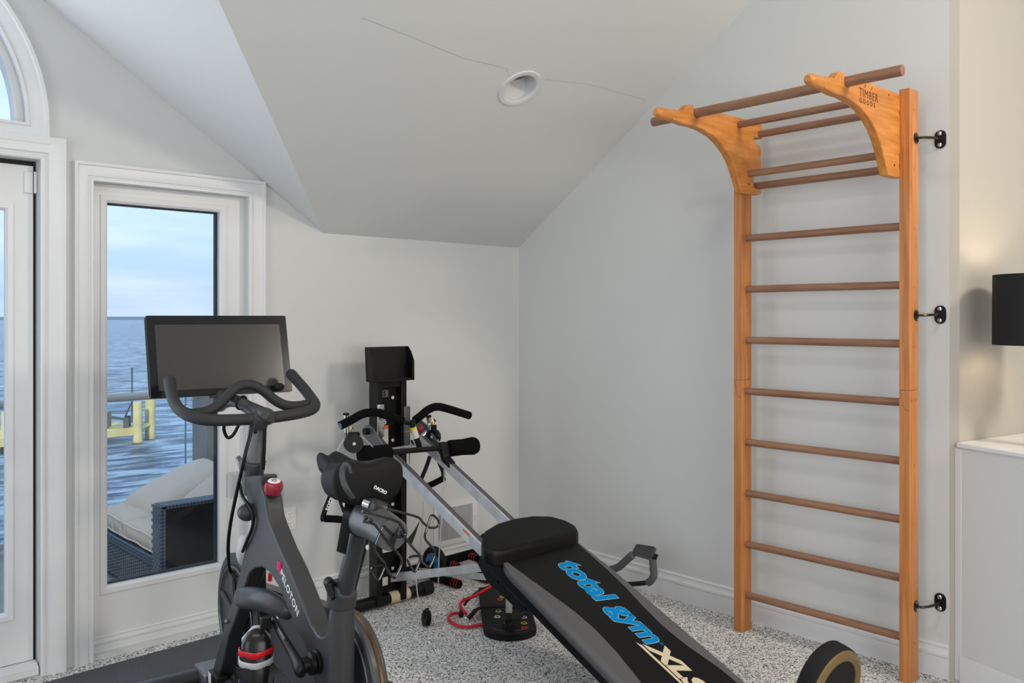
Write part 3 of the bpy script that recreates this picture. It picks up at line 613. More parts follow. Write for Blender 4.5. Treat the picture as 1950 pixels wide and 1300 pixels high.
# hanging hooks (chrome bars) with pulleys
def pulley(loc, axis, r_, name='pulley', cm_=black_m, parent=gym):
    pz = part(name, lathe(bm_(), [(r_, -.014), (r_, -.010), (r_ * .8, -.003), (r_ * .8, .003), (r_, .010), (r_, .014)], loc, axis, 32), cm_, parent)
    a_ = Vector(axis).normalized(); l = Vector(loc)
    part('axle', cyl(l - a_ * .017, l + a_ * .017, .007, 12), label_m, pz)
    return pz
hk = part('hook_tube', T([(2.176, 3.5, 0.9897), (2.176, 3.5, 0.9501), (2.179, 3.5, 0.9053), (2.202, 3.5, 0.8684), (2.266, 3.5, 0.842)], .013, seg=14, sm=4), chrome_m, gym)
part('tube_cap', cyl((2.176, 3.5, 0.9897), (2.176, 3.5, 0.9996), .0145, 14), black_m, hk)
hk2 = part('hook_tube', T([(2.662, 3.5, 0.9414), (2.669, 3.5, 0.9087), (2.649, 3.5, 0.8677), (2.609, 3.5, 0.8394), (2.56, 3.5, 0.823)], .013, seg=14, sm=4), chrome_m, gym)
part('tube_cap', cyl((2.662, 3.5, 0.9414), (2.662, 3.5, 0.9521), .0145, 14), black_m, hk2)
p1 = pulley((2.09, 3.3, 0.8862), (.35, 1, 0), .042); p1_arm = ((2.09, 3.3, 0.8862)[0] + .006, 3.318, (2.09, 3.3, 0.8862)[2])
part('pulley_arm', T([(2.335, 3.50, .80), (2.20, 3.42, .84), p1_arm], .007, seg=10), satin_m, p1)
part('pulley_bracket', T([(2.078, 3.32, 0.9276), (2.133, 3.32, 0.9225)], .009, seg=4), black_m, p1)
part('hook', T([(2.142, 3.4, 0.9234), (2.139, 3.4, 0.9405), (2.147, 3.4, 0.9494), (2.153, 3.4, 0.932)], .0035, seg=8, sm=3), gold_m, p1)
p2 = pulley((2.657, 3.45, 0.8479), (1, .25, 0), .036)
part('hook', T([(2.651, 3.45, 0.8989), (2.644, 3.45, 0.9259), (2.657, 3.45, 0.9354), (2.667, 3.45, 0.9213), (2.657, 3.45, 0.8983)], .0045, seg=8, sm=3), gold_m, p2)
part('pulley_yoke', Bx([a_ - b_ for a_, b_ in zip((2.657, 3.45, 0.8877), (.012, .01, .012))], [a_ + b_ for a_, b_ in zip((2.657, 3.45, 0.8877), (.012, .01, .02))]), black_m, p2, bev=.002)
# cables
cb_ = part('cable', T([(2.098, 3.3, 0.923), (2.142, 3.3, 0.9047), (2.179, 3.3, 0.8725), (2.204, 3.3, 0.846)], .0025, seg=6, sm=4), cable_m, gym)
part('cable', T([(2.044, 3.3, 0.9094), (2.017, 3.3, 0.8795), (1.998, 3.29, 0.8411), (1.983, 3.27, 0.7718), (1.968, 3.25, 0.7262)], .0025, seg=6, sm=4), cable_m, gym)
part('cable', T([(2.667, 3.45, 0.8762), (2.664, 3.42, 0.8265), (2.675, 3.4, 0.7696), (2.669, 3.38, 0.699), (2.628, 3.34, 0.5277), (2.558, 3.28, 0.2941), (2.528, 3.25, 0.1553), (2.495, 3.24, 0.0899), (2.448, 3.235, 0.0698)], .0028, seg=6, sm=4), cable_m, gym)
part('cable', T([(2.401, 3.25, 0.2685), (2.401, 3.25, 0.2071), (2.406, 3.24, 0.1348), (2.427, 3.235, 0.0822)], .0028, seg=6, sm=4), cable_m, gym)
part('cable', T([(2.613, 3.6, 0.8071), (2.616, 3.6, 0.6959)], .0018, seg=6), black_m, gym)
part('cable', T([(2.704, 3.6, 0.4886), (2.697, 3.6, 0.3664), (2.68, 3.6, 0.2191)], .002, seg=6, sm=3), cable_m, gym)
fp = (2.448, 3.235, 0.0377)
p3 = part('floor_pulley', lathe(bm_(), [(.036, -.012), (.036, -.008), (.028, -.002), (.028, .002), (.036, .008), (.036, .012)], (fp[0], fp[1], .037), (.92, -.30, -.15), 28), black_m, gym)
part('pulley_yoke', T([(fp[0] - .012, fp[1], .034), (fp[0] - .010, fp[1], .075), (fp[0] + .012, fp[1], .078)], .006, seg=6), black_m, p3)
# strap handles
def strap_handle(pts_l, pts_r, bar, y, words=None, label=None):
    hroot = part('strap_handle', T(bar, .0155, seg=18), foam_m, gym)
    part('strap', T(pts_l, .013, seg=6, sm=4, flat=(1, .16, (0, 1, 0))), black_m, hroot); part('strap', T(pts_r, .013, seg=6, sm=4, flat=(1, .16, (0, 1, 0))), black_m, hroot)
    return hroot
sh = strap_handle([(1.966, 3.25, 0.731), (1.945, 3.25, 0.6839), (1.919, 3.25, 0.6289), (1.906, 3.25, 0.5925), (1.911, 3.25, 0.5805)], [(1.971, 3.25, 0.7304), (1.986, 3.25, 0.6781), (2.007, 3.25, 0.6224), (2.029, 3.25, 0.5731)], [(1.916, 3.25, 0.5864), (1.971, 3.25, 0.5755), (2.023, 3.25, 0.5625)], 3.25)
part('strap_lettering', text_bm('totalgym', .038, lambda x, y, z: ((1.911, 3.25, 0.621)[0] + x * .38 + y * -.80 + .012, 3.234 - z, (1.911, 3.25, 0.621)[2] + x * .86 + y * .30), .0003, .0008), white_m, sh, smooth=False)
part('strap_lettering', text_bm('totalgym', .034, lambda x, y, z: ((1.976, 3.25, 0.7023)[0] + x * .36 + y * .85, 3.234 - z, (1.976, 3.25, 0.7023)[2] - x * .88 + y * .35), .0003, .0008), white_m, sh, smooth=False)
sh2 = strap_handle([(2.672, 3.5, 0.7422), (2.649, 3.5, 0.6913), (2.619, 3.5, 0.6364), (2.602, 3.5, 0.6066)], [(2.719, 3.5, 0.7262), (2.743, 3.5, 0.6802), (2.757, 3.5, 0.6459), (2.754, 3.5, 0.6192)], [(2.659, 3.5, 0.5912), (2.703, 3.5, 0.6015), (2.761, 3.5, 0.6183)], 3.5)
# glide board
def bp(x, y, h): # on the board plane: h above the rails, measured along the vertical
    return (x, y, rz(y) + h)
hb_, tb_ = .052, .088
def board_poly(hw, y0, y1, wide=0): return [(CX - hw, y0), (CX + hw, y0), (CX + hw, y1), (CX - hw, y1)]
bd = part('glide_board', prism(bm_(), [(CX - .20, 1.45), (CX + .246, 1.45), (CX + .243, 1.8), (CX + .236, 2.3), (CX + .232, 2.56), (CX - .19, 2.56), (CX - .205, 2.2)], lambda x, y, t_: bp(x, y, t_), .035, .088), vinyl_m, gym, bev=.006)
part('board_chassis', prism(bm_(), [(CX - .185, 1.5), (CX + .20, 1.5), (CX + .20, 2.60), (CX - .185, 2.60)], lambda x, y, t_: bp(x, y, t_), -.015, .036), black_m, gym, bev=.003)
# bolsters: bulged crescent outline along each side
def bolster(sg):
    inn = [(.190, 2.53), (.165, 2.42), (.138, 2.31), (.112, 2.20), (.104, 2.11), (.112, 2.0), (.135, 1.88), (.160, 1.76), (.178, 1.62), (.18, 1.45)]
    if sg > 0: inn = [(.226, 2.53), (.226, 2.34), (.220, 2.24), (.202, 2.13), (.192, 2.02), (.202, 1.92), (.232, 1.80), (.238, 1.70), (.24, 1.45)]
    out = [(.205, 2.50), (.222, 2.46), (.228, 2.2), (.232, 1.9), (.232, 1.45)]
    if sg > 0: out = [(.232, 2.53), (.240, 2.44), (.252, 2.3), (.256, 2.1), (.262, 1.9), (.268, 1.7), (.27, 1.45)]
    bm = bm_(); N = 40; rows = []
    def interp(L, y):
        for (a, ya), (b2, yb) in zip(L[:-1], L[1:]):
            if yb <= y <= ya: return a + (b2 - a) * (ya - y) / (ya - yb + 1e-9)
        return L[-1][0] if y < L[-1][1] else L[0][0]
    for i in range(N + 1):
        y = 2.50 - i * (2.50 - 1.45) / N
        a = interp(inn, y); b2 = interp(out, y); h0_ = .0885; k = min(1, (i + .6) / 4)
        W = b2 - a; L_ = min(1, W / .08)
        row = [(a, h0_), (a + W * .45, h0_ + .003 * k * L_), (b2 - W * .38, h0_ + .007 * k * L_), (b2 - W * .2, h0_ + .011 * k * L_), (b2 - W * .06, h0_ + .006 * k * L_), (b2, h0_ - .008), (b2 - .003, .060), (b2 - min(W * .3, .02), .050), (a, .050)]
        rows.append([bm.verts.new(bp(CX + sg * x, y, z)) for x, z in row])
    for A, B_ in zip(rows[:-1], rows[1:]):
        for k in range(len(A)): bm.faces.new((A[k], A[(k + 1) % len(A)], B_[(k + 1) % len(B_)], B_[k]))
    bm.faces.new(rows[0]); bm.faces.new(rows[-1])
    o = part('side_bolster', bm, gvinyl_m, bd, ang=60, label='grey padded side of the board')
    return o
bolster(-1); bolster(1)
# head pad
pad = bm_()
hp = [(CX - .250, 2.535), (CX + .235, 2.535), (CX + .255, 2.56), (CX + .225, 2.615), (CX + .16, 2.655), (CX + .05, 2.675), (CX - .08, 2.675), (CX - .18, 2.655), (CX - .245, 2.61), (CX - .268, 2.57)]
hp = [(CX - .215, 2.50), (CX + .215, 2.50), (CX + .245, 2.515), (CX + .262, 2.545), (CX + .24, 2.59), (CX + .19, 2.63), (CX + .10, 2.655), (CX - .0, 2.662), (CX - .10, 2.655), (CX - .19, 2.63), (CX - .25, 2.58), (CX - .268, 2.54), (CX - .25, 2.512)]
part('head_pad', prism(pad, hp, lambda x, y, t_: bp(x, y, t_), .065, .135), vinyl_m, gym, bev=.016, seg=4)
# lettering on the board
def bt(x0, y0, sx_=1.0):
    # text advances towards -y, letter tops towards +x
    return lambda x, y, z: (x0 + y, y0 - x * sx_, rz(y0 - x * sx_) + .0892 + max(z, 0))
L1, L2 = 'total', 'gym'
def fit_text(words, size, off, shear, x0, x1, y0, y1, hh):
    """lay words on the board so that they run from y0 down to y1 and rise from x0 to x1"""
    ref = text_bm(words, size, lambda x, y, z: (x, y, z), .0004, .007, shear)
    xs = [v.co.x for v in ref.verts]; ys = [v.co.y for v in ref.verts]; a0, a1, b0, b1 = min(xs), max(xs), min(ys), max(ys); ref.free()
    def f(x, y, z):
        yy = y0 + (x - a0) / (a1 - a0) * (y1 - y0); return (x0 + (y - b0) / (b1 - b0) * (x1 - x0), yy, rz(yy) + hh + (.0004 if z > 0 else 0))
    return text_bm(words, size, f, .0004, off, shear)
for s_, ya, yb, xa, xb in (('total', 2.432, 2.196, 2.494, 2.610), ('gym', 2.180, 1.975, 2.480, 2.590)):
    for m_, off_, h_ in ((rim_m, .0082, .0885), (blue_m, .0054, .0891)):
        part('lettering', fit_text(s_, .15, off_, .22, xa, xb, ya, yb, h_), m_, bd, smooth=False, label='blue lettering on the board')
part('lettering', text_bm('®', .022, lambda x, y, z: (2.570 + y, 1.972 - x, rz(1.972 - x) + .0893), .0003, .0), blue_m, bd, smooth=False)
part('lettering', fit_text('XLS', .15, .0075, .34, 2.496, 2.582, 1.990, 1.745, .0891), cream_m, bd, smooth=False, label='cream lettering on the board')
part('lettering', prism(bm_(), [(2.478, 2.005), (2.490, 1.985), (2.492, 1.68), (2.482, 1.68)], lambda x, y, t_: bp(x, y, t_), .0888, .0896), cream_m, bd, smooth=False)
# disc foot at the near end
dw = thing('round_stand_disc', 'large round black disc with a ribbed bronze face leaning near the foot of the machine', 'weight disc', (2.85, 1.45, 0))
ax = Vector((-.10, -.887, -.17)).normalized()
dc = Vector((2.849, 1.450, .165))
part('tyre', lathe(bm_(), [(.118, .034), (.138, .034), (.148, .022), (.150, 0), (.150, -.030), (.142, -.036), (.10, -.036)], dc, ax, 64), rub_m, dw)
fc = part('disc_face', lathe(bm_(), [(.146, .018), (.140, .036), (.125, .044), (.108, .038), (.100, .022), (.096, .022), (.092, .032), (.082, .034), (.076, .026), (.0, .024)], dc, ax, 64, caps=False), bronze_m, dw)
u_, v2, a2 = basis(ax)
upv = (Vector((0, 0, 1)) - a2 * a2.z).normalized(); rt = upv.cross(a2).normalized()
part('disc_lettering', text_bm('total gym', .038, lambda x, y, z: tuple(dc + a2 * (.0265 + z) + rt * (x - .075) + upv * (y + .028)), .0004, .0006, .2), white_m, fc, smooth=False)

# ================================================================== SMALL EQUIPMENT
# ab roller
ar = thing('ab_roller', 'twin-wheel ab roller with a blue hub and a black foam handle by the left wall', 'exercise roller', (3.0, 3.70, 0))
aL = Vector((2.885, 3.735, .1)); aR = Vector((3.29, 3.745, .105)); ad = (aR - aL).normalized()
for c_, m_ in ((aL, mat('blue_hub', (10, 95, 150), .12, spec=.8)), (aR, satin_m)):
    tq = part('wheel_tyre', torus(bm_(), c_, ad + Vector((-.25, -.35, 0)) * 0, .078, .020, 36, 10), rub_m, ar)
    part('wheel_hub', lathe(bm_(), [(.064, -.016), (.050, -.022), (.02, -.03), (.02, .03), (.050, .022), (.064, .016)], c_, ad, 28), m_, tq)
    for k in range(5):
        a_ = k * 1.2566; uu, vv, aa = basis(ad); q = c_ + (uu * math.cos(a_) + vv * math.sin(a_)) * .042 - ad * .024
        part('spoke', cyl(c_ - ad * .028, q, .006, 8), m_, tq)
part('foam_handle', cyl(aL + ad * .03, aR - ad * .03, .026, 24), foam_m, ar)
part('foam_handle', cyl(aL - ad * .03, aL - ad * .26, .024, 24), foam_m, ar)
# push-up handles
def pushup(c_, d, label):
    t_ = thing('push_up_stand', label, 'push-up stand', (c_[0], c_[1], 0), group=None)
    c_ = Vector(c_); d = Vector(d).normalized()
    def grip(nm, p, L, r_):
        g = part(nm, cyl(p - d * L, p + d * L, r_, 20), foam_m, t_)
        for k in (-.95, -.7, -.45, .45, .7, .95):
            part('red_ring', torus(bm_(), p + d * L * k, d, r_, .0022, 24, 6), redtube_m, g)
    grip('foot_grip', c_ + Vector((0, 0, .024)), .085, .022)
    part('riser', T([c_ + Vector((0, 0, .03)), c_ + Vector((0, 0, .10))], .018, seg=12), black_m, t_)
    grip('hand_grip', c_ + Vector((0, .0, .118)), .075, .018)
    return t_
pushup((2.906, 3.64, 0), (0.05, -1, 0), 'black push-up handle with red rings, the one nearer the tower')
pushup((3.085, 3.59, 0), (0.05, -1, 0), 'black push-up handle with red rings, the one nearer the sliding board')
# push-up board
pb0 = Vector((2.652, 2.872, 0)); pbd = Vector((3.05 - 2.66, 3.429 - 2.90 + .02, 0)).normalized()
pbd = Vector((.62, .785, 0)).normalized(); pbn = Vector((pbd.y, -pbd.x, 0))
pb = thing('push_up_board', 'black rounded push-up training board with coloured ringed holes on the carpet', 'exercise board', pb0)
def PB(a, b_, z): q = pb0 + pbd * a + pbn * b_; return (q.x, q.y, z)
W_ = .122
outl_ = arc(0, 0, W_, 90, 270, 12)[::1]
outl_ = [(x * .85 + .035, y) for x, y in arc(0, 0, W_, 90, 270, 18)] + [(.62, -W_), (.62, W_)]
part('plank', prism(bm_(), outl_, lambda a_, b_, z: PB(a_, b_, z), .0, .032), rub_m, pb, bev=.005)
part('grip_slot', prism(bm_(), [(x * .66 + .04, y * .72) for x, y in arc(0, 0, W_, 100, 260, 12)] + [(x * .54 + .045, y * .70) for x, y in arc(0, 0, W_, 260, 100, 12)], lambda a_, b_, z: PB(a_, b_, z), .0322, .0330), black_m, pb, smooth=False)
def ontop(q): d = Vector((q[0], q[1], 0)) - pb0; return d
for q, m_ in (((2.987, 3.284, 0.03), white_m), ((2.925, 3.228, 0.03), yellow_m), ((2.888, 3.207, 0.03), redtube_m), ((2.769, 3.086, 0.03), yellow_m), ((2.712, 3.03, 0.03), white_m), ((2.8, 2.939, 0.03), white_m), ((2.747, 2.883, 0.03), yellow_m), ((2.707, 2.838, 0.03), redtube_m)):
    h_ = part('hole_ring', torus(bm_(), (q[0], q[1], .0325), (0, 0, 1), .013, .0018, 24, 6), m_, pb)
    part('hole', cyl((q[0], q[1], .0322), (q[0], q[1], .0328), .0115, 16), black_m, h_)
ph = (2.663, 2.896, 0.035)
part('socket', lathe(bm_(), [(.030, .032), (.026, .05), (.018, .055), (.018, .07)], (ph[0], ph[1], 0), (0, 0, 1), 24), black_m, pb)
ph_t = Vector((ph[0] + .012, ph[1] + .02, .155))
g = thing('tube_handle', 'short black handle with a pale grey foam grip standing on the push-up board', 'handle', (ph[0], ph[1], .034))
part('shank', T([(ph[0], ph[1], .055), (ph[0] + .008, ph[1] + .008, .11)], .0135, seg=16), black_m, g)
part('foam_grip', T([(ph[0] + .007, ph[1] + .007, .100), (ph[0] + .016, ph[1] + .016, .158)], .0155, seg=18, cap='round'), mat('pale_foam', (165, 168, 160), .9, bump=.3), g)
# resistance tubes
rt_ = thing('resistance_tube', 'red resistance tube looped on the carpet with metal clips beside the push-up board', 'resistance tube', (2.5, 3.0, 0))
part('red_tube', T([(2.646, 3.019, 0.014), (2.614, 3.049, 0.014), (2.566, 3.057, 0.014), (2.536, 3.094, 0.014), (2.537, 3.149, 0.014), (2.559, 3.205, 0.014), (2.595, 3.241, 0.014), (2.63, 3.248, 0.014), (2.651, 3.218, 0.014)], .0075, seg=12, sm=5), redtube_m, rt_)
part('red_tube', T([(2.637, 3.169, 0.03), (2.641, 3.205, 0.04), (2.665, 3.246, 0.05), (2.689, 3.256, 0.06), (2.709, 3.219, 0.08), (2.749, 3.195, 0.1), (2.8, 3.163, 0.13)], .008, seg=12, sm=5), redtube_m, rt_)
part('end_collar', T([(2.641, 3.021, 0.015), (2.682, 2.997, 0.016)], .010, seg=12), black_m, rt_)
part('clip', T([(2.667, 2.939, 0.03), (2.648, 2.901, 0.03), (2.635, 2.869, 0.03), (2.645, 2.905, 0.03), (2.657, 2.939, 0.03)], .0022, seg=6, sm=3), chrome_m, rt_)
part('clip', T([(2.6, 3.163, 0.015), (2.611, 3.153, 0.02), (2.616, 3.129, 0.02), (2.597, 3.113, 0.014), (2.582, 3.126, 0.014), (2.591, 3.156, 0.014)], .0026, seg=6, sm=3), chrome_m, rt_)
part('clip', T([(2.635, 3.151, 0.02), (2.65, 3.146, 0.02), (2.635, 3.093, 0.01)], .0024, seg=6, sm=3), gold_m, rt_)
part('end_collar', T([(2.65, 3.217, 0.03), (2.622, 3.19, 0.018)], .012, seg=12), black_m, rt_)
rt2 = thing('resistance_tube', 'black resistance tube running from the clips over the push-up board', 'resistance tube', (2.7, 3.05, 0))
part('black_tube', T([(2.624, 3.134, 0.022), (2.659, 3.148, 0.03), (2.701, 3.151, 0.045), (2.729, 3.114, 0.055), (2.771, 3.066, 0.06), (2.837, 3.025, 0.05), (2.869, 2.974, 0.04)], .008, seg=12, sm=5), rub_m, rt2)
part('black_tube', T([(2.678, 3.234, 0.045), (2.7, 3.236, 0.06), (2.75, 3.236, 0.085), (2.796, 3.209, 0.11), (2.83, 3.17, 0.13)], .0065, seg=12, sm=5), rub_m, rt2)
part('black_tube', T([(2.633, 2.867, 0.05), (2.681, 2.876, 0.06), (2.75, 2.907, 0.06), (2.831, 2.949, 0.05)], .008, seg=12, sm=5), rub_m, rt2)
part('end_collar', T([(2.627, 3.138, 0.02), (2.687, 3.162, 0.035)], .011, seg=12), black_m, rt2)
# squat stand accessory against the right wall
sq = thing('foot_bar_attachment', 'bent tube attachment with grey foam sleeves and a ribbed pad leaning at the right wall', 'machine attachment', (3.45, 2.80, 0))
sv = part('foam_sleeve', T([(3.45, 2.971, 0.1163), (3.45, 2.906, 0.1494), (3.45, 2.857, 0.1925), (3.45, 2.815, 0.2309)], .0195, seg=18, sm=4), gfoam_m, sq)
part('foam_sleeve', T([(3.46, 2.692, 0.2329), (3.46, 2.688, 0.186), (3.45, 2.677, 0.1561), (3.45, 2.694, 0.126), (3.45, 2.714, 0.1109)], .0185, seg=18, sm=4), gfoam_m, sq)
part('frame_tube', T([(3.47, 2.676, 0.258), (3.46, 2.688, 0.2177)], .010, seg=12), black_m, sq)
part('frame_tube', T([(3.45, 2.694, 0.1234), (3.44, 2.736, 0.1054), (3.42, 2.822, 0.0847), (3.4, 2.928, 0.0647), (3.38, 3.019, 0.0481)], .012, seg=12, sm=3), black_m, sq)
part('frame_tube', T([(3.45, 2.953, 0.1257), (3.42, 3.055, 0.0706)], .012, seg=12), black_m, sq)
qa, qb, qc, qd = [Vector(p) for p in ((3.5, 2.825, 0.274), (3.51, 2.707, 0.279), (3.47, 2.709, 0.222), (3.46, 2.827, 0.2293))]
def padq(u, v_, t_):
    n_ = (qb - qa).cross(qd - qa).normalized(); return tuple(qa.lerp(qb, u).lerp(qd.lerp(qc, u), v_) + n_ * t_)
pp = part('ribbed_pad', prism(bm_(), rrect(0, 0, 1, 1, .12, 3), padq, -.008, .008), gfoam_m, sq, bev=.002)
rbm = bm_()
for k in range(9):
    u0 = .08 + k * .1; prism(rbm, [(u0, .06), (u0 + .035, .06), (u0 + .035, .94), (u0, .94)], padq, -.0105, .0105)
part('ribs', rbm, mat('dark_rib', (55, 55, 57), .9), pp, smooth=False)

# ================================================================== EXERCISE BIKE (local coordinates: x forward, y left, z up)
bike = thing('exercise_bike', 'matte charcoal indoor exercise bike with a large tilted screen on a black mat', 'exercise bike', (1.303, 2.111, 0), R(83.2))
LOCAL[0] = True
NV = .028
fr = [[(0.7702, 0.028, 0.8903), (0.5851, 0.028, 0.9179), (0.5851, 0.028, 0.8825), (0.5453, 0.028, 0.8539), (0.5306, 0.028, 0.8215), (0.516, 0.028, 0.7894), (0.473, 0.028, 0.7547), (0.4081, 0.028, 0.7089), (0.3283, 0.028, 0.664), (0.2645, 0.028, 0.6196), (0.2112, 0.028, 0.5778), (0.1635, 0.028, 0.5409), (0.1211, 0.028, 0.5239), (0.0946, 0.028, 0.5226), (0.065, 0.028, 0.5331), (0.0431, 0.028, 0.5501), (0.0287, 0.028, 0.5634), (0.0215, 0.028, 0.5476), (0.0179, 0.028, 0.504), (0.0179, 0.028, 0.4446), (0.0073, 0.028, 0.2406), (-0.0138, 0.028, 0.1903), (0.1325, 0.028, 0.1592), (0.1364, 0.028, 0.374), (0.1596, 0.028, 0.4252), (0.2032, 0.028, 0.4647), (0.2687, 0.028, 0.4896), (0.3413, 0.028, 0.5374), (0.4173, 0.028, 0.584), (0.4967, 0.028, 0.6103), (0.57, 0.028, 0.612), (0.6413, 0.028, 0.5916), (0.6993, 0.028, 0.5597), (0.7536, 0.028, 0.4873), (0.7983, 0.028, 0.4177), (0.8556, 0.028, 0.3451), (0.9207, 0.028, 0.2722), (0.9881, 0.028, 0.1555), (1.058, 0.028, 0.0627), (1.205, 0.028, 0.0123), (1.137, 0.028, 0.05), (0.9943, 0.028, 0.2658), (0.8968, 0.028, 0.3967), (0.8153, 0.028, 0.5072), (0.7481, 0.028, 0.6255), (0.6833, 0.028, 0.7216), (0.678, 0.028, 0.7589), (0.7154, 0.028, 0.8068), (0.7426, 0.028, 0.8482)]][0]
fm = bm_()
poly = [(p[0], p[2]) for p in fr]
prism(fm, poly, lambda x, z, t_: (x, t_, z), -.030, .030)
frame = part('main_frame', fm, matte_m, bike, bev=.020, seg=4)
# cross arm with a swelling shape
part('frame_arm', T([(0.794, 0.02, 0.4511), (0.615, 0.03, 0.4948), (0.5212, 0.01, 0.5002), (0.457, -0.012, 0.4908)], [.040, .039, .037, .030], seg=20, sm=4, cap='round', flat=(.75, 1, (0, 0, 1))), matte_m, frame)
# seat tube base cylinder ring
sp1 = Vector((0.016, 0, 0.5132)); sp2 = Vector((0.0125, 0, 0.6339))
part('seat_tube_sleeve', T([(0.0195, 0, 0.3473), (0.016, 0, 0.4234), (0.0125, 0, 0.5367), (0.009, 0, 0.605), (0.0055, 0, 0.6432)], [.039, .038, .037, .036, .031], seg=28, flat=(1, 1, (0, 1, 0))), matte_m, frame)
col_ = part('seat_clamp_collar', T([(0.0125, 0, 0.6309), (0.0055, 0, 0.6745)], [.041, .043], seg=28), satin_m if 0 else matte_m, bike, bev=.003)
part('collar_ring', T([(0.0055, 0, 0.6716), (0.002, 0, 0.6963)], [.040, .037], seg=28), mat('blue_grey_ring', (70, 80, 92), .35), col_)
part('clamp_lever', T([(0.0273, 0.035, 0.7023), (0.0094, 0.035, 0.6979), (0.0029, 0.03, 0.6897)], [.014, .016, .014], seg=14), black_m, col_)
part('clamp_lever', T([(-0.0059, 0.045, 0.7035), (-0.0165, 0.045, 0.6828), (-0.0339, 0.045, 0.6698)], [.014, .010, .006], seg=10), black_m, col_)
# seat post
part('seat_post', T([(-0.0118, 0, 0.6849), (-0.0626, 0, 0.7853), (-0.1052, 0, 0.874), (-0.1245, 0, 0.9063)], [.027, .026, .026, .027], seg=24, flat=(.95, 1.1, (1, 0, 0))), satin_m if 0 else mat('post_grey', (66, 67, 70), .38, .3), bike)
part('post_strip', T([(-0.0165, -0.022, 0.682), (-0.0699, -0.022, 0.7834), (-0.1119, -0.022, 0.8649)], .010, seg=8), black_m, bike.children[-1])
el = part('seat_slider', T([(-0.089, 0, 0.8852), (-0.102, 0, 0.8978), (-0.1529, 0, 0.9046), (-0.2201, 0, 0.9037), (-0.2955, 0, 0.8943)], [.040, .047, .047, .045, .043], seg=28, sm=3), mat('slider_grey', (92, 93, 95), .38, .2), bike)
part('slider_seam', T([(-0.1181, 0, 0.9294), (-0.1085, 0, 0.8603)], .048, seg=4)if 0 else torus(bm_(), (-0.134, 0, 0.901), Vector((-0.2201, 0, 0.9037)) - Vector((-0.1529, 0, 0.9046)), .0465, .0018, 28, 6), black_m, el)
sc1 = part('saddle_clamp', T([(-0.2114, 0.02, 0.9571), (-0.2021, 0, 0.9473), (-0.2053, -0.02, 0.9369)], [.020, .023, .023], seg=22), mat('clamp_dark', (58, 59, 61), .35, .3), bike)
part('clamp_sleeve', T([(-0.1948, 0.03, 0.9624), (-0.2114, 0.02, 0.9571)], .013, seg=18), chrome_m, sc1)
part('clamp_end', cyl((-0.2053, -0.02, 0.9369), (-0.2036, -0.024, 0.9347), .020, 20), black_m, sc1)
for p in ((-0.2444, 0.05, 0.9344), (-0.2711, 0.05, 0.9341)): part('bolt', ball(bm_(), p, .006), steel_m, sc1)
part('rear_knob', ball(bm_(), (-0.2333, 0.04, 0.8549), .005, (1, 1, 1.4)), label_m, bike)
# saddle with gel cover: lofted outline
def saddle():
    bm = bm_(); N = 22; M_ = 24; rows = []
    for i in range(N + 1):
        t_ = i / N; x = .150 - t_ * .330                    # nose to rear
        hw = .036 + .010 * min(1, t_ * 4) + .070 * (1 / (1 + math.exp(-(t_ - .50) * 16)))
        if t_ < .08: hw *= .45 + .55 * math.sqrt(t_ / .08)
        if t_ > .93: hw *= math.sqrt(max(.0, 1 - ((t_ - .93) / .075) ** 2)) * .35 + .65
        top = 1.030 + .012 * math.cos(t_ * math.pi * 2) + .012 * t_ - (.030 * (1 - t_ / .1) ** 2 if t_ < .1 else 0) - (.016 * ((t_ - .9) / .1) ** 2 if t_ > .9 else 0)
        bot = .972 - .040 * (1 / (1 + math.exp(-(t_ - .45) * 14))) + (.035 * (1 - t_ / .12) if t_ < .12 else 0)
        mid = (top + bot) / 2; row = []
        for k in range(M_):
            a_ = 2 * math.pi * k / M_; c_, s_ = math.cos(a_), math.sin(a_)
            y = hw * math.copysign(abs(c_) ** .65, c_); z = math.copysign(abs(s_) ** .6, s_)
            zz = mid + z * (top - mid)
            if z > 0: zz -= .020 * math.exp(-(y / .018) ** 2) * (1 if .05 < t_ else t_ / .05)   # centre channel
            if z < 0: y *= .93
            row.append(bm.verts.new(((x - .03) * .96 + .005, y * .90 + .006, (zz - .96) * 1.02 + .983)))
        rows.append(row)
    for A, B_ in zip(rows[:-1], rows[1:]):
        for k in range(M_): bm.faces.new((A[k], A[(k + 1) % M_], B_[(k + 1) % M_], B_[k]))
    bm.faces.new(rows[0]); bm.faces.new(rows[-1]); return bm
sad = part('saddle', saddle(), mat('saddle_lycra', (15, 15, 16), .6, bump=.12, bscale=900, spec=.25), bike, ang=80, sub=1)

part('cover_strap', T([(-0.2601, 0.1, 1.058), (-0.2594, 0.104, 1.074), (-0.2465, 0.108, 1.076), (-0.2365, 0.112, 1.061), (-0.2396, 0.112, 1.038), (-0.2514, 0.106, 1.015), (-0.2407, 0.085, 0.9894)], .006, seg=8, sm=4, flat=(1.3, .5, (0, 1, 0))), mat('strap_grey', (70, 70, 72), .6), sad)
tg = part('cover_tag', prism(bm_(), [(-.019, -.009), (.019, -.009), (.019, .009), (-.019, .009)], lambda a_, b_, t_: (-.190 - t_, -.010 - a_ * .86 - b_ * .5, .994 + b_ * .86 - a_ * .5), 0, .0095), black_m, sad, smooth=False)
part('tag_lettering', text_bm('DACRO', .012, lambda x, y, z: (-.2000 - z, .006 - x * .86 - y * .5, 1.000 + y * .86 - x * .5 - .001), .0003, .0004), white_m, tg, smooth=False)
part('hanging_strap', T([(-0.1125, 0.03, 0.9508), (-0.1312, 0.045, 0.9278), (-0.1223, 0.05, 0.8846), (-0.0959, 0.05, 0.8124)], .014, seg=6, sm=3, flat=(1, .12, (-.8, .6, 0))), black_m, bike)
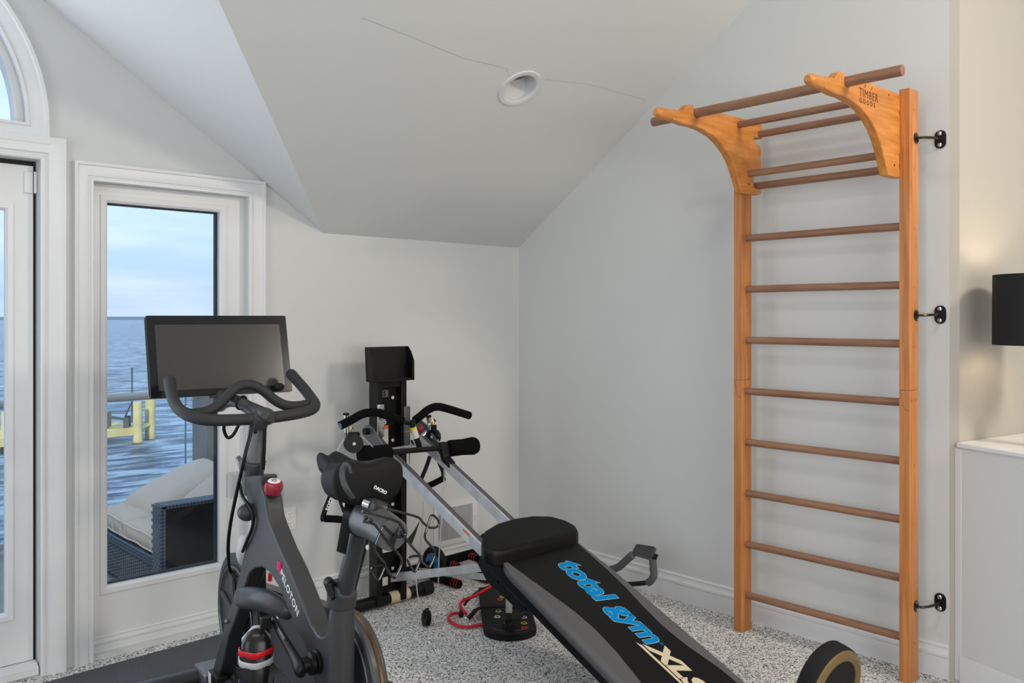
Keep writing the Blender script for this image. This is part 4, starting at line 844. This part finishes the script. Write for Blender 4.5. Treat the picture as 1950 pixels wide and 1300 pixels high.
# weight racks (wire)
gloss_m = mat('gloss_black', (10, 10, 11), .12, spec=.8)
def wires(l, nm='wire', rr=.0033): return T(l, rr, seg=8, sm=3)
wr = part('wire_rack', wires([(-0.3, 0.0876, 0.9671), (-0.3, 0.0293, 0.9448), (-0.3, -0.0112, 0.9271), (-0.3, -0.0233, 0.9146), (-0.3, -0.034, 0.8955), (-0.3, -0.0264, 0.8872), (-0.3, -0.0082, 0.8886), (-0.3, 0.0099, 0.9033), (-0.3, 0.0248, 0.9189), (-0.3, 0.0308, 0.9197), (-0.3, 0.0426, 0.8989), (-0.3, 0.0543, 0.8689), (-0.3, 0.0411, 0.8456), (-0.3, 0.0248, 0.8243), (-0.3, 0.0278, 0.8115), (-0.3, 0.0396, 0.791), (-0.3, 0.047, 0.7871), (-0.3, 0.0572, 0.8008), (-0.3, 0.0645, 0.8152), (-0.3, 0.0601, 0.8237), (-0.3, 0.0411, 0.8244), (-0.3, 0.0218, 0.8185)]), gloss_m, bike)
part('rack_wire', wires([(-0.305, 0.0901, 0.9436), (-0.305, 0.0583, 0.9312), (-0.305, 0.0437, 0.9146), (-0.305, 0.0096, 0.871), (-0.305, -0.0191, 0.8329), (-0.305, -0.0191, 0.8154), (-0.305, -0.007, 0.7933), (-0.305, 0.0021, 0.7869), (-0.305, 0.014, 0.7997), (-0.305, 0.0274, 0.822)]), gloss_m, wr)
part('rack_web', prism(bm_(), [(p[1], p[2]) for p in [(-0.31, -0.0133, 0.9167), (-0.31, -0.0073, 0.8935), (-0.31, 0.0017, 0.8628), (-0.31, 0.0137, 0.8767), (-0.31, 0.0017, 0.8948)]], lambda y, z, t_: (t_, y, z), -.307, -.303), black_m, wr, bev=.001)
wr2 = part('wire_rack', wires([(-0.3, 0.0174, 0.9631), (-0.3, -0.031, 0.946), (-0.3, -0.0728, 0.9294), (-0.3, -0.0869, 0.9138), (-0.3, -0.1059, 0.8987), (-0.3, -0.1251, 0.896), (-0.3, -0.1348, 0.9043), (-0.3, -0.13, 0.9174), (-0.3, -0.1171, 0.9289), (-0.3, -0.1091, 0.9258), (-0.3, -0.0996, 0.901), (-0.3, -0.0917, 0.8747), (-0.3, -0.1059, 0.8546), (-0.3, -0.1219, 0.8341), (-0.3, -0.1203, 0.8192), (-0.3, -0.1075, 0.7965), (-0.3, -0.1012, 0.7948), (-0.3, -0.0869, 0.8082), (-0.3, -0.0775, 0.818)]), gloss_m, bike)
part('rack_wire', wires([(-0.305, -0.0206, 0.9012), (-0.305, -0.0359, 0.8774), (-0.305, -0.0559, 0.8526), (-0.305, -0.0746, 0.8305), (-0.305, -0.0715, 0.812), (-0.305, -0.0621, 0.7945), (-0.305, -0.0559, 0.7942), (-0.305, -0.0436, 0.8126), (-0.305, -0.0389, 0.8255), (-0.305, -0.0497, 0.8332), (-0.305, -0.0715, 0.831)]), gloss_m, wr2)
part('rack_web', prism(bm_(), [(p[1], p[2]) for p in [(-0.31, -0.0733, 0.9204), (-0.31, -0.0624, 0.892), (-0.31, -0.05, 0.8654), (-0.31, -0.0377, 0.8795), (-0.31, -0.0562, 0.897)]], lambda y, z, t_: (t_, y, z), -.307, -.303), black_m, wr2, bev=.001)
# head post, clamp
part('handlebar_post', T([(0.7424, 0, 0.8914), (0.7316, 0, 0.9578), (0.7156, 0, 1.024), (0.705, 0, 1.083)], .026, seg=24, flat=(.9, 1.1, (0, 1, 0))), mat('post_silver', (128, 129, 131), .38, .1), bike)
part('post_strip', T([(0.6811, -0.012, 0.9212), (0.6707, -0.012, 1.001), (0.6656, -0.012, 1.065)], .009, seg=8), black_m, bike.children[-1])
part('post_bolt', ball(bm_(), (0.6583, 0.022, 1.056), .007), black_m, bike.children[-1])
hc = part('head_clamp_collar', T([(0.7478, 0, 0.9017), (0.7316, 0, 0.9467)], [.040, .041], seg=26), mat('collar_grey', (80, 81, 83), .4, .2), bike, bev=.003)
part('clamp_lever', T([(0.7489, 0.05, 0.9566), (0.7267, 0.05, 0.9449), (0.7217, 0.048, 0.9234), (0.7197, 0.045, 0.9124)], [.010, .012, .009, .007], seg=10, sm=2), satin_m, hc)
part('head_tube', T([(0.7478, 0, 0.8255), (0.7478, 0, 0.9055)], [.036, .036], seg=26), matte_m, bike)
bs = part('knob_boss', T([(0.5893, 0.012, 0.7646), (0.5759, 0.006, 0.8017), (0.5626, 0, 0.8351)], [.018, .025, .025], seg=20), matte_m, bike)
part('knob_stem', T([(0.5626, 0, 0.8334), (0.5578, 0, 0.8536), (0.548, 0, 0.8623)], [.022, .018, .010], seg=18), black_m, bs)
kb = bm_(); kc = Vector((0.5432, 0, 0.8806)); ka = Vector((-.25, 0, 1)).normalized()
for k_ in range(1):
    rows = []
    uu, vv, aa = basis(ka)
    for (r_, h) in ((.012, -.024), (.026, -.020), (.031, -.008), (.031, .008), (.028, .019), (.020, .024), (.0005, .0245)):
        rows.append([kb.verts.new(kc + aa * h + (uu * math.cos(q) + vv * math.sin(q)) * r_ * (1 - .07 * (math.cos(q * 4) + 1) * (1 if abs(h) < .021 else 0))) for q in [2 * math.pi * j / 40 for j in range(40)]])
    for A, B_ in zip(rows[:-1], rows[1:]):
        for j in range(40): kb.faces.new((A[j], A[(j + 1) % 40], B_[(j + 1) % 40], B_[j]))
    kb.faces.new(rows[0])
kn = part('resistance_knob', kb, red_m, bike, label='red resistance knob with a white top')
part('knob_cap', lathe(bm_(), [(.021, .0235), (.019, .0255), (.0, .0258)], kc, ka, 28), white_m, kn)
part('knob_logo', torus(bm_(), kc + ka * .0262, ka, .0075, .0015, 20, 6), red_m, kn)
# handlebar
HB = [(.945, .228, 1.222), (.90, .236, 1.195), (.845, .240, 1.162), (.79, .238, 1.138), (.735, .222, 1.120), (.70, .190, 1.108), (.685, .14, 1.102), (.68, .06, 1.099), (.68, -.02, 1.098), (.682, -.10, 1.102), (.69, -.165, 1.108), (.71, -.212, 1.116), (.75, -.238, 1.128), (.80, -.246, 1.145), (.86, -.244, 1.175), (.915, -.236, 1.205), (.955, -.228, 1.228)]
HB = [(a, b + .003, c) for a, b, c in HB]
hbar = part('handlebar', T(HB, [.0215] + [.020] * 15 + [.0215], seg=22, sm=5, cap='round'), mat('rubber_bar', (42, 42, 44), .62, bump=.15, bscale=900), bike)
AR = [(.765, .232, 1.128), (.79, .20, 1.118), (.80, .15, 1.120), (.805, .105, 1.138), (.81, .062, 1.178), (.815, .025, 1.203), (.815, -.02, 1.205), (.81, -.06, 1.184), (.80, -.10, 1.148), (.79, -.14, 1.126), (.785, -.19, 1.122), (.775, -.238, 1.132)]
part('inner_grip_bar', T(AR, .0185, seg=20, sm=5), MAT['rubber_bar'], hbar)
part('bar_clamp', T([(.66, -.02, 1.105), (.70, -.01, 1.110), (.76, .0, 1.125), (.80, .01, 1.132)], [.030, .030, .024, .020], seg=20, sm=3, cap='round'), matte_m, hbar)
part('clamp_boot', T([(0.6892, 0, 1.069), (0.6788, 0, 1.096), (0.6632, 0, 1.112)], [.030, .034, .026], seg=20), matte_m, hbar)
part('stem_arm', T([(.76, .0, 1.128), (.82, .035, 1.150), (.90, .05, 1.142), (.97, .045, 1.120), (1.02, .03, 1.16)], [.020, .022, .024, .020, .016], seg=16, sm=4), matte_m, bike)
part('arm_collar', torus(bm_(), (.80, .022, 1.145), (1, .5, .3), .023, .005, 20, 8), black_m, bike.children[-1])
# screen
su, sw_, = 1.03, .268
sz0, sz1 = 1.156, 1.457; tilt = .075
def scr(y, s_, t_): # s_ 0..1 up
    return (su + tilt * s_ + t_, .008 + y, sz0 + (sz1 - sz0) * s_ - t_ * .25)
sc_b = part('screen', prism(bm_(), rrect(-sw_, 0, sw_, 1, .012, 3), scr, 0, .022), mat('screen_bezel', (20, 24, 28), .12, spec=.6), bike, bev=.002)
part('display_panel', prism(bm_(), [(-sw_ + .030, .085), (sw_ - .030, .085), (sw_ - .030, .885), (-sw_ + .030, .885)], scr, -.0008, .002), screen_m, sc_b, smooth=False)
part('camera_dot', cyl(scr(-sw_ + .068, .045, -.002), scr(-sw_ + .068, .045, .001), .016, 18) if 0 else ball(bm_(), scr(-sw_ + .055, .06, -.006), .020, (.4, 1, .8)), black_m, sc_b)
part('screen_mount', T([scr(.02, .0, .03), scr(.02, .3, .035)], .03, seg=12), black_m, sc_b)
part('edge_trim', T([scr(sw_ + .002, .02, .012), scr(sw_ + .002, .98, .012)], .0022, seg=6), satin_m, sc_b)
# cable loops
part('cable', T([(.80, .06, 1.10), (.83, .075, 1.06), (.84, .06, 1.02), (.82, .045, 1.03), (.80, .03, 1.07)], .006, seg=10, sm=5), black_m, bike)
part('cable', T([(0.6381, 0.04, 1.088), (0.6302, 0.05, 1.047), (0.6136, 0.07, 0.9977), (0.6316, 0.08, 0.9254), (0.6802, 0.08, 0.8465), (0.7357, 0.08, 0.746), (0.7954, 0.07, 0.659), (0.858, 0.05, 0.5821), (0.9336, 0.02, 0.5153), (0.9234, 0, 0.4851)], .0065, seg=10, sm=5), black_m, bike)
part('cable', T([(0.7378, 0.05, 0.87), (0.7048, 0.05, 0.8296), (0.6446, 0.045, 0.8033), (0.6277, 0.04, 0.77), (0.6381, 0.04, 0.7323), (0.6911, 0.04, 0.6764), (0.7494, 0.035, 0.6264)], .0055, seg=10, sm=5), black_m, bike)
# bottle holder trays (clear)
bh_ = part('bottle_holder', prism(bm_(), rrect(-.07, -.055, .07, .05, .02, 4), lambda a_, b_, t_: (.76 + b_, -.060 + a_ * .6, .775 + t_), 0, .085), clear_m, bike, bev=.004)
part('bottle_holder', prism(bm_(), rrect(-.035, -.035, .035, .04, .015, 4), lambda a_, b_, t_: (.90 + b_ * .6, .005 + a_, .790 + t_), 0, .09), clear_m, bike, bev=.004)
part('weight_cup', ball(bm_(), (0.6857, 0.04, 0.7772), .034, (1, 1, .9)), matte_m, bike)
# flywheel, belt guard
fwc = Vector((1.000, -.05, .315)); 
fw = part('flywheel', lathe(bm_(), [(.0, -.012), (.20, -.012), (.232, -.020), (.236, -.016), (.236, .016), (.232, .020), (.205, .012), (.195, .006), (.0, .006)], fwc, (0, 1, 0), 64, caps=False), steel_m, bike)
part('flywheel_cover', lathe(bm_(), [(.236, .022), (.205, .030), (.195, .024), (.15, .020), (.0, .020)], fwc, (0, 1, 0), 64, caps=False), matte_m, fw)
part('cover_ring', torus(bm_(), fwc + Vector((0, .030, 0)), (0, 1, 0), .185, .003, 48, 6), satin_m, fw)
for k in range(6):
    a_ = k * 1.047 + .3; part('spoke_rib', T([fwc + Vector((math.cos(a_) * .04, .026, math.sin(a_) * .04)), fwc + Vector((math.cos(a_) * .17, .026, math.sin(a_) * .17))], .010, seg=8), matte_m, fw)
part('brake_cover', ball(bm_(), (0.9309, -0.03, 0.5798), .045, (.9, .6, 1.3)), mat('pale_cover', (185, 186, 188), .35), bike)
part('brake_magnet', Bx((.80, -.07, .42), (.90, -.03, .54)), black_m, bike, bev=.006)
part('red_bolt', ball(bm_(), (0.7363, -0.03, 0.5573), .016, (1, .6, .8)), pink_m, bike); part('red_latch', T([(0.6536, -0.03, 0.5605), (0.6586, -0.03, 0.5356)], .008, seg=8), redtube_m, bike)
gd = bm_()
gp = [(x, z) for x, z in [(1.12 + .10 * math.cos(R(a_)), .33 + .10 * math.sin(R(a_))) for a_ in range(-90, 91, 12)]] + [(.18 + .165 * math.cos(R(a_)), .36 + .185 * math.sin(R(a_))) for a_ in range(80, 281, 10)]
gp = [(.98 + .10 * math.cos(R(a_)), .34 + .10 * math.sin(R(a_))) for a_ in range(-90, 91, 12)] + [(.135 + .20 * math.cos(R(a_)), .36 + .20 * math.sin(R(a_))) for a_ in range(80, 281, 10)]
guard = part('belt_guard', prism(gd, gp, lambda x, z, t_: (x, t_, z), -.115, -.065), mat('guard_dark', (74, 74, 76), .35, .1), bike, bev=.008, seg=3)
part('guard_trim', torus(bm_(), (.135, -.095, .36), (0, 1, 0), .198, .009, 64, 8), mat('bronze_edge', (110, 88, 66), .35, .6), guard)
part('guard_inner_ring', torus(bm_(), (.135, -.064, .36), (0, 1, 0), .165, .004, 48, 6), satin_m, guard)
# crank, pedal, shoe
bb_ = Vector((0.1036, 0.05, 0.4486))
cw = part('crank', lathe(bm_(), [(.030, -.035), (.034, -.02), (.034, -.010), (.028, -.006), (.034, -.002), (.034, .008), (.022, .012), (.022, .030), (.0, .030)], bb_, (0, 1, 0), 32), black_m, bike)
pe = Vector((0.3157, 0.085, 0.5202))
part('crank_arm', T([bb_ + Vector((0, .035, -.01)), bb_.lerp(pe, .3) + Vector((0, .02, -.012)), bb_.lerp(pe, .7) + Vector((0, .01, -.004)), pe], [.024, .017, .014, .013], seg=16, sm=3, cap='round', flat=(1, .75, (0, 1, 0))), black_m, cw)
part('arm_sticker', T([bb_.lerp(pe, .52) + Vector((0, .022, .004)), bb_.lerp(pe, .75) + Vector((0, .014, .004))], .009, seg=4, flat=(1, .3, (0, 1, 0))), mat('grey_sticker', (110, 110, 112), .5), cw)
part('crank_arm', T([bb_ + Vector((0, -.17, 0)), bb_ + Vector((-.10, -.17, -.13))], .014, seg=10), black_m, cw)
pdl = part('pedal', Bx(tuple(pe + Vector((-.02, .012, -.02))), tuple(pe + Vector((-.002, .045, .02)))), black_m, cw, bev=.004)
part('pedal_axle', cyl(pe + Vector((0, -.012, 0)), pe + Vector((0, .03, 0)), .010, 16), chrome_m, pdl)
part('frame_bolt', ball(bm_(), (0.9261, 0.034, 0.3299), .009), satin_m, frame)
# feet
part('front_foot', T([(1.20, -.30, .042), (1.21, 0, .042), (1.20, .30, .042)], .034, seg=16, flat=(1, .8, (0, 0, 1))), matte_m, bike)
part('foot_bracket', Bx((1.12, -.06, .02), (1.26, .06, .075)), satin_m, bike, bev=.01)
part('rear_foot', T([(.02, -.28, .042), (.0, 0, .042), (.02, .28, .042)], .034, seg=16, flat=(1, .8, (0, 0, 1))), matte_m, bike)
part('lower_frame', T([(1.16, 0, .05), (.6, 0, .075), (.02, 0, .06)], .028, seg=12), matte_m, bike)
part('foot_cable_box', Bx((1.00, .0, .04), (1.10, .05, .10)), black_m, bike, bev=.006)
part('serial_label', Bx((1.062, .0505, .055), (1.094, .0515, .095)), label_m, bike.children[-1], smooth=False)
# logo and brand lettering down the diagonal
l0 = Vector((0.4043, 0.0312, 0.6315)); l1 = Vector((0.2859, 0.0312, 0.5532)); ld = (l1 - l0).normalized(); lu = Vector((-ld.z, 0, ld.x)) * 1
if lu.x > 0: lu = -lu
Lt = (l1 - l0).length
tb = text_bm('PELOTON', .036, lambda x, y, z: tuple(l0 + ld * x + lu * (y) + Vector((0, z, 0))), .0004, .0006, space=1.12)
part('brand_lettering', tb, white_m, frame, smooth=False)
lc = Vector((0.4088, 0.0312, 0.6539))
lg = torus(bm_(), lc, (0, 1, 0), .012, .0035, 24, 6)
tube(lg, [lc + Vector((.014, 0, .014)), lc + Vector((-.010, 0, -.022))], .0035, seg=6); tube(lg, [lc + Vector((-.018, 0, .010)), lc + Vector((.016, 0, -.008))], .0033, seg=6)
part('brand_emblem', lg, pink_m, frame)
LOCAL[0] = False
# shoes clipped to the pedal: built in bike coordinates, stand-alone things
def tow(p): 
    M2 = Matrix.Translation((1.303, 2.111, 0)) @ Matrix.Rotation(R(83.2), 4, 'Z'); return M2 @ Vector(p)
def shoe(org, label, flip=1, tiltx=R(90)):
    t_ = thing('cycling_shoe', label, 'shoe', tow(org), R(83.2)); LOCAL[0] = True
    Rm = Matrix.Rotation(R(-20), 3, 'Z') @ Matrix.Rotation(R(-97), 3, 'Y')
    def loft(sections, m_, nm, par=t_, cut=0):
        bm = bm_(); rows = []
        for (x, hw, z0, z1, yo) in sections:
            row = []
            for k in range(20):
                a_ = 2 * math.pi * k / 20; c_, s_ = math.cos(a_), math.sin(a_)
                row.append(bm.verts.new(Rm @ Vector((x, yo + hw * math.copysign(abs(c_) ** .7, c_), (z0 + z1) / 2 + (z1 - z0) / 2 * math.copysign(abs(s_) ** .8, s_)))))
            rows.append(row)
        for A, B_ in zip(rows[:-1], rows[1:]):
            for k in range(20): bm.faces.new((A[k], A[(k + 1) % 20], B_[(k + 1) % 20], B_[k]))
        bm.faces.new(rows[0]); bm.faces.new(rows[-1])
        return part(nm, bm, m_, par, ang=70)
    up = loft([(.115, .012, .006, .022, 0), (.108, .028, .004, .040, 0), (.085, .042, .003, .052, 0), (.05, .047, .003, .062, 0), (.01, .042, .003, .078, 0), (-.03, .036, .003, .090, 0), (-.07, .034, .003, .088, 0), (-.11, .034, .003, .084, 0), (-.135, .030, .004, .080, 0), (-.148, .018, .008, .070, 0)], mat('shoe_black', (24, 24, 26), .3), 'upper')
    loft([(.118, .012, -.008, .006, 0), (.085, .043, -.008, .006, 0), (.03, .042, -.008, .006, 0), (-.03, .030, -.008, .006, 0), (-.10, .035, -.010, .006, 0), (-.15, .020, -.010, .008, 0)], mat('sole_white', (200, 200, 200), .35), 'sole', up)
    for xx, m_, nm in ((.030, mat('strap_white', (190, 190, 190), .4), 'strap'), (.058, redtube_m, 'strap'), (-.045, mat('strap_black', (30, 30, 32), .4), 'strap')):
        zz = .062 + (.045 - xx) * .33
        pts = [Rm @ Vector((xx, .050, .02)), Rm @ Vector((xx, .044, zz - .012)), Rm @ Vector((xx - .003, .0, zz + .008)), Rm @ Vector((xx, -.044, zz - .012)), Rm @ Vector((xx, -.050, .02))]
        part(nm, T(pts, .011, seg=8, sm=4, flat=(1, .25, tuple(Rm @ Vector((0, 1, 0))))), m_, up)
    part('pull_loop', T([Rm @ Vector(p) for p in ((-.150, .012, .060), (-.165, .010, .082), (-.165, -.010, .082), (-.150, -.012, .060))], .004, seg=8, sm=4), pink_m, up)
    part('buckle', ball(bm_(), Rm @ Vector((-.045, .040, .070)), .012, (1.4, .8, 1)), chrome_m, up)
    part('cleat', prism(bm_(), rrect(-.02, -.018, .03, .018, .006), lambda a_, b_, z: tuple(Rm @ Vector((a_ + .04, b_, z))), -.020, -.008), black_m, up)
    LOCAL[0] = False; return t_
shoe((.355, .125, .385), 'black and white cycling shoe with a pink strap clipped toe-up to the near pedal', 1)
# ================================================================== OUTSIDE
struct('floor_deck', Bx((-4, WY + .15, -.12), (6, 6.15, -.02)), deck_m, smooth=False)
# sea and far shore
sea = bm_(); vs = [sea.verts.new(p) for p in ((-1500, 6, -3.35), (1500, 6, -3.35), (1500, 2500, -3.35), (-1500, 2500, -3.35))]; sea.faces.new(vs)
so_ = part('sea', sea, wm, smooth=False); so_['kind'] = 'stuff'; so_['label'] = 'blue rippled open water outside the window reaching to the horizon'; so_['category'] = 'water'
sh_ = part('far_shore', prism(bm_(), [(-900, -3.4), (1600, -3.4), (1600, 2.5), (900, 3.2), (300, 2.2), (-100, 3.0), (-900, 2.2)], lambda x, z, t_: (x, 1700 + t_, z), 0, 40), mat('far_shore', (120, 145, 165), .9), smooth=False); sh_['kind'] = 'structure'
# railing
ry = 6.0
rl_ = thing('deck_railing', 'glass deck railing with a grey metal top rail outside the window', 'railing', (1.7, ry, -.02))
part('top_rail', T([(-2, ry, .915), (2.60, ry, .915)], .028, seg=16), railing_m, rl_)
for x0, x1 in ((-1.2, .28), (.29, 2.42), (2.427, 2.55)):
    part('glass_panel', Bx((x0, ry - .006, .06), (x1, ry + .006, .895)), rglass_m, rl_, smooth=False)
part('panel_joint', Bx((2.419, ry - .007, .06), (2.426, ry + .007, .895)), mat('glass_edge', (120, 160, 165), .2), rl_)
part('bottom_rail', Bx((-2, ry - .02, .02), (2.52, ry + .02, .06)), railing_m, rl_)
# knee wall of lap siding
kw = struct('wall_knee', Bx((2.62, ry - .10, -.02), (4.2, ry + .10, .93)), siding_m, smooth=False)
part('corner_board', Bx((2.52, ry - .13, -.02), (2.595, ry + .12, .92)), sidepost_m, kw, bev=.003)
part('cap_board', Bx((2.50, ry - .15, .92), (4.2, ry + .14, .945)), sidepost_m, kw, bev=.003)
for k in range(8):
    z = -.02 + k * .117
    part('lap_board', prism(bm_(), [(-.100, z), (-.122, z), (-.106, z + .116), (-.100, z + .116)], lambda a_, zz, t_: (t_, ry + a_, zz), 2.597, 4.2), siding_m, kw, smooth=False)
# sofa
sx0 = 1.63; sy0 = 4.33
sf = thing('wicker_sofa', 'dark wicker outdoor sofa on the deck right outside the window', 'sofa', (1.95, 4.8, -.02))
part('arm', Bx((sx0, sy0, -.02), (sx0 + .85, sy0 + .10, .500)), dw_m, sf, bev=.006)
part('arm_front_weave', Bx((sx0 - .008, sy0 - .003, -.02), (sx0 + .022, sy0 + .103, .506)), wk, sf, bev=.004)
part('arm_top_weave', Bx((sx0, sy0 - .003, .488), (sx0 + .85, sy0 + .103, .508)), wk, sf, bev=.004)
part('seat_base', Bx((sx0 - .0, sy0 + .10, .0), (sx0 + .85, sy0 + 1.02, .215)), wk, sf, bev=.006)
part('seat_rim', Bx((sx0 - .012, sy0 + .10, .180), (sx0 + .02, sy0 + 1.02, .235)), wk, sf, bev=.008)
part('backrest', Bx((sx0 + .80, sy0 + .10, .0), (sx0 + .88, sy0 + 1.02, .52)), wk, sf, bev=.006)
# woven strands: relief on the front face, one joined mesh
ws = bm_()
for i in range(30):
    for j in range(10):
        y = sy0 + .115 + i * .030; z = .015 + j * .0175 + (.0088 if i % 2 else 0)
        box(ws, (sx0 - .006, y, z), (sx0 + .001, y + .022, z + .0115))
part('woven_strands', ws, mat('wicker_strand', (106, 108, 108), .5, spec=.4), sf, bev=0, kind='stuff')
ws = bm_()
for j in range(22):
    for i in range(3):
        y = sy0 + .004 + i * .034 + (.016 if j % 2 else 0); z = .10 + j * .0185
        box(ws, (sx0 - .0095, y, z), (sx0 - .006, y + .028, z + .0155))
part('woven_strands', ws, MAT['wicker_strand'], sf, kind='stuff')
def cushion(name, label, loc, size, rot_, grp=None, seed=0, puff=.5):
    t_ = thing(name, label, 'cushion', loc); random.seed(seed)
    bm = bm_(); n = 14; X_, Y_, Z_ = size; top = []; bot = []
    Rm = Matrix.Rotation(rot_[2], 3, 'Z') @ Matrix.Rotation(rot_[1], 3, 'Y') @ Matrix.Rotation(rot_[0], 3, 'X')
    for sgn in (1, -1):
        g_ = []
        for i in range(n + 1):
            row = []
            for j in range(n + 1):
                u, v_ = i / n * 2 - 1, j / n * 2 - 1
                e_ = (1 - abs(u) ** 3.5) * (1 - abs(v_) ** 3.5); h = Z_ / 2 * ((1 - puff) + puff * max(e_, 0) ** .5)
                pin = 1 - .05 * (1 - v_ * v_) * (abs(u) > .99) * puff * 2
                wr_ = .004 * math.sin(u * 9 + seed) * (1 - abs(v_)) * math.sin(v_ * 5)
                row.append(bm.verts.new(Rm @ Vector((u * X_ / 2 * (1 - .06 * puff * (1 - abs(v_)) * abs(u) ** 4), v_ * Y_ / 2 * (1 - .06 * puff * (1 - abs(u)) * abs(v_) ** 4), sgn * (h + wr_))) + Vector(loc)))
            g_.append(row)
        for i in range(n):
            for j in range(n): bm.faces.new((g_[i][j], g_[i + 1][j], g_[i + 1][j + 1], g_[i][j + 1]))
        (top if sgn > 0 else bot).append(g_)
    A, B_ = top[0], bot[0]
    def ring(g_): return [g_[i][0] for i in range(n)] + [g_[n][j] for j in range(n)] + [g_[i][n] for i in range(n, 0, -1)] + [g_[0][j] for j in range(n, 0, -1)]
    ra_, rb2 = ring(A), ring(B_)
    for k in range(len(ra_)): bm.faces.new((ra_[k], ra_[(k + 1) % len(ra_)], rb2[(k + 1) % len(ra_)], rb2[k]))
    pts = [v_.co.copy() for v_ in ra_]; pts2 = [v_.co.copy() for v_ in rb2]
    o = part('cover', bm, cush_m, t_, ang=80)
    pb_ = bm_(); tube(pb_, pts, .005, seg=6, closed=True)
    if puff < .5: tube(pb_, pts2, .005, seg=6, closed=True)
    part('piping', pb_, pipe_m, o)
    return t_
cushion('seat_cushion', 'pale canvas sofa seat cushion nearest the wicker arm', (sx0 + .34, sy0 + .335, .290), (.68, .46, .105), (0, 0, 0), seed=1, puff=.3)
cushion('seat_cushion', 'pale canvas sofa seat cushion farther from the wicker arm, behind the first', (sx0 + .34, sy0 + .80, .292), (.68, .46, .11), (0, 0, 0), seed=2, puff=.3)
cushion('back_cushion', 'plump pale back cushion leaning on the sofa, highest in the window view', (sx0 + .42, sy0 + .80, .410), (.58, .50, .18), (R(4), R(-22), 0), seed=3, puff=.95)
cushion('back_cushion', 'pale back cushion just behind the wicker arm', (sx0 + .50, sy0 + .33, .480), (.54, .44, .18), (R(-4), R(-30), 0), seed=4, puff=.95)
# pier with chairs
pr_ = thing('pier', 'yellow-lit timber pier end standing in the water', 'pier', (11.4, 34.2, -3.35))
part('piling', cyl((11.869, 33.989, -3.8), (11.869, 33.989, -1.80), .17, 16), pier_m, pr_)
part('piling', cyl((12.6, 34.7, -3.8), (12.6, 34.7, -1.75), .19, 16), pier_m, pr_)
part('piling', cyl((7.6, 34.8, -3.8), (7.6, 34.8, -1.9), .17, 16), pier_m, pr_)
part('deck_planks', Bx((2.0, 34.1, -2.88), (11.9, 36.9, -2.79)), pier_m, pr_, smooth=False)
part('edge_beam', Bx((2.0, 33.95, -3.06), (11.9, 34.12, -2.80)), pier_m, pr_, smooth=False)
part('cross_beam', T([(11.87, 33.99, -2.9), (12.6, 34.7, -2.75)], .10, seg=4), pier_m, pr_)
def adir(loc, rz_, label):
    t_ = thing('slatted_armchair', label, 'chair', loc, rz_); LOCAL[0] = True
    part('seat', Bx((-.27, -.27, .33), (.27, .25, .37), Matrix.Rotation(R(-12), 3, 'X')), chairp_m, t_, smooth=False)
    for k in range(5):
        x = -.22 + k * .11; part('back_slat', Bx((x - .05, .20, .28), (x + .05, .225, .98 - abs(k - 2) * .05), Matrix.Rotation(R(-22), 3, 'X'), (x, .2, .3)), chairp_m, t_, smooth=False)
    for sx_ in (-1, 1):
        part('armrest', Bx((sx_ * .34 - .06, -.38, .56), (sx_ * .34 + .06, .30, .585)), chairp_m, t_, smooth=False)
        part('leg', Bx((sx_ * .31 - .025, -.36, 0), (sx_ * .31 + .025, -.28, .56)), chairp_m, t_, smooth=False); part('leg', Bx((sx_ * .31 - .025, .22, 0), (sx_ * .31 + .025, .42, .40)), chairp_m, t_, smooth=False)
    LOCAL[0] = False; return t_
adir((11.35, 34.6, -2.79), R(-115), 'weathered slatted armchair on the pier beside the piling')
adir((10.72, 35.65, -2.79), R(-95), 'weathered slatted armchair on the pier, cut by the window frame')
part('rod', T([(11.85, 34.25, -2.79), (11.85, 34.25, .05)][0:0] + [(11.75, 34.25, -2.6), (11.75, 34.25, -.5)], .02, seg=6), black_m, pr_)
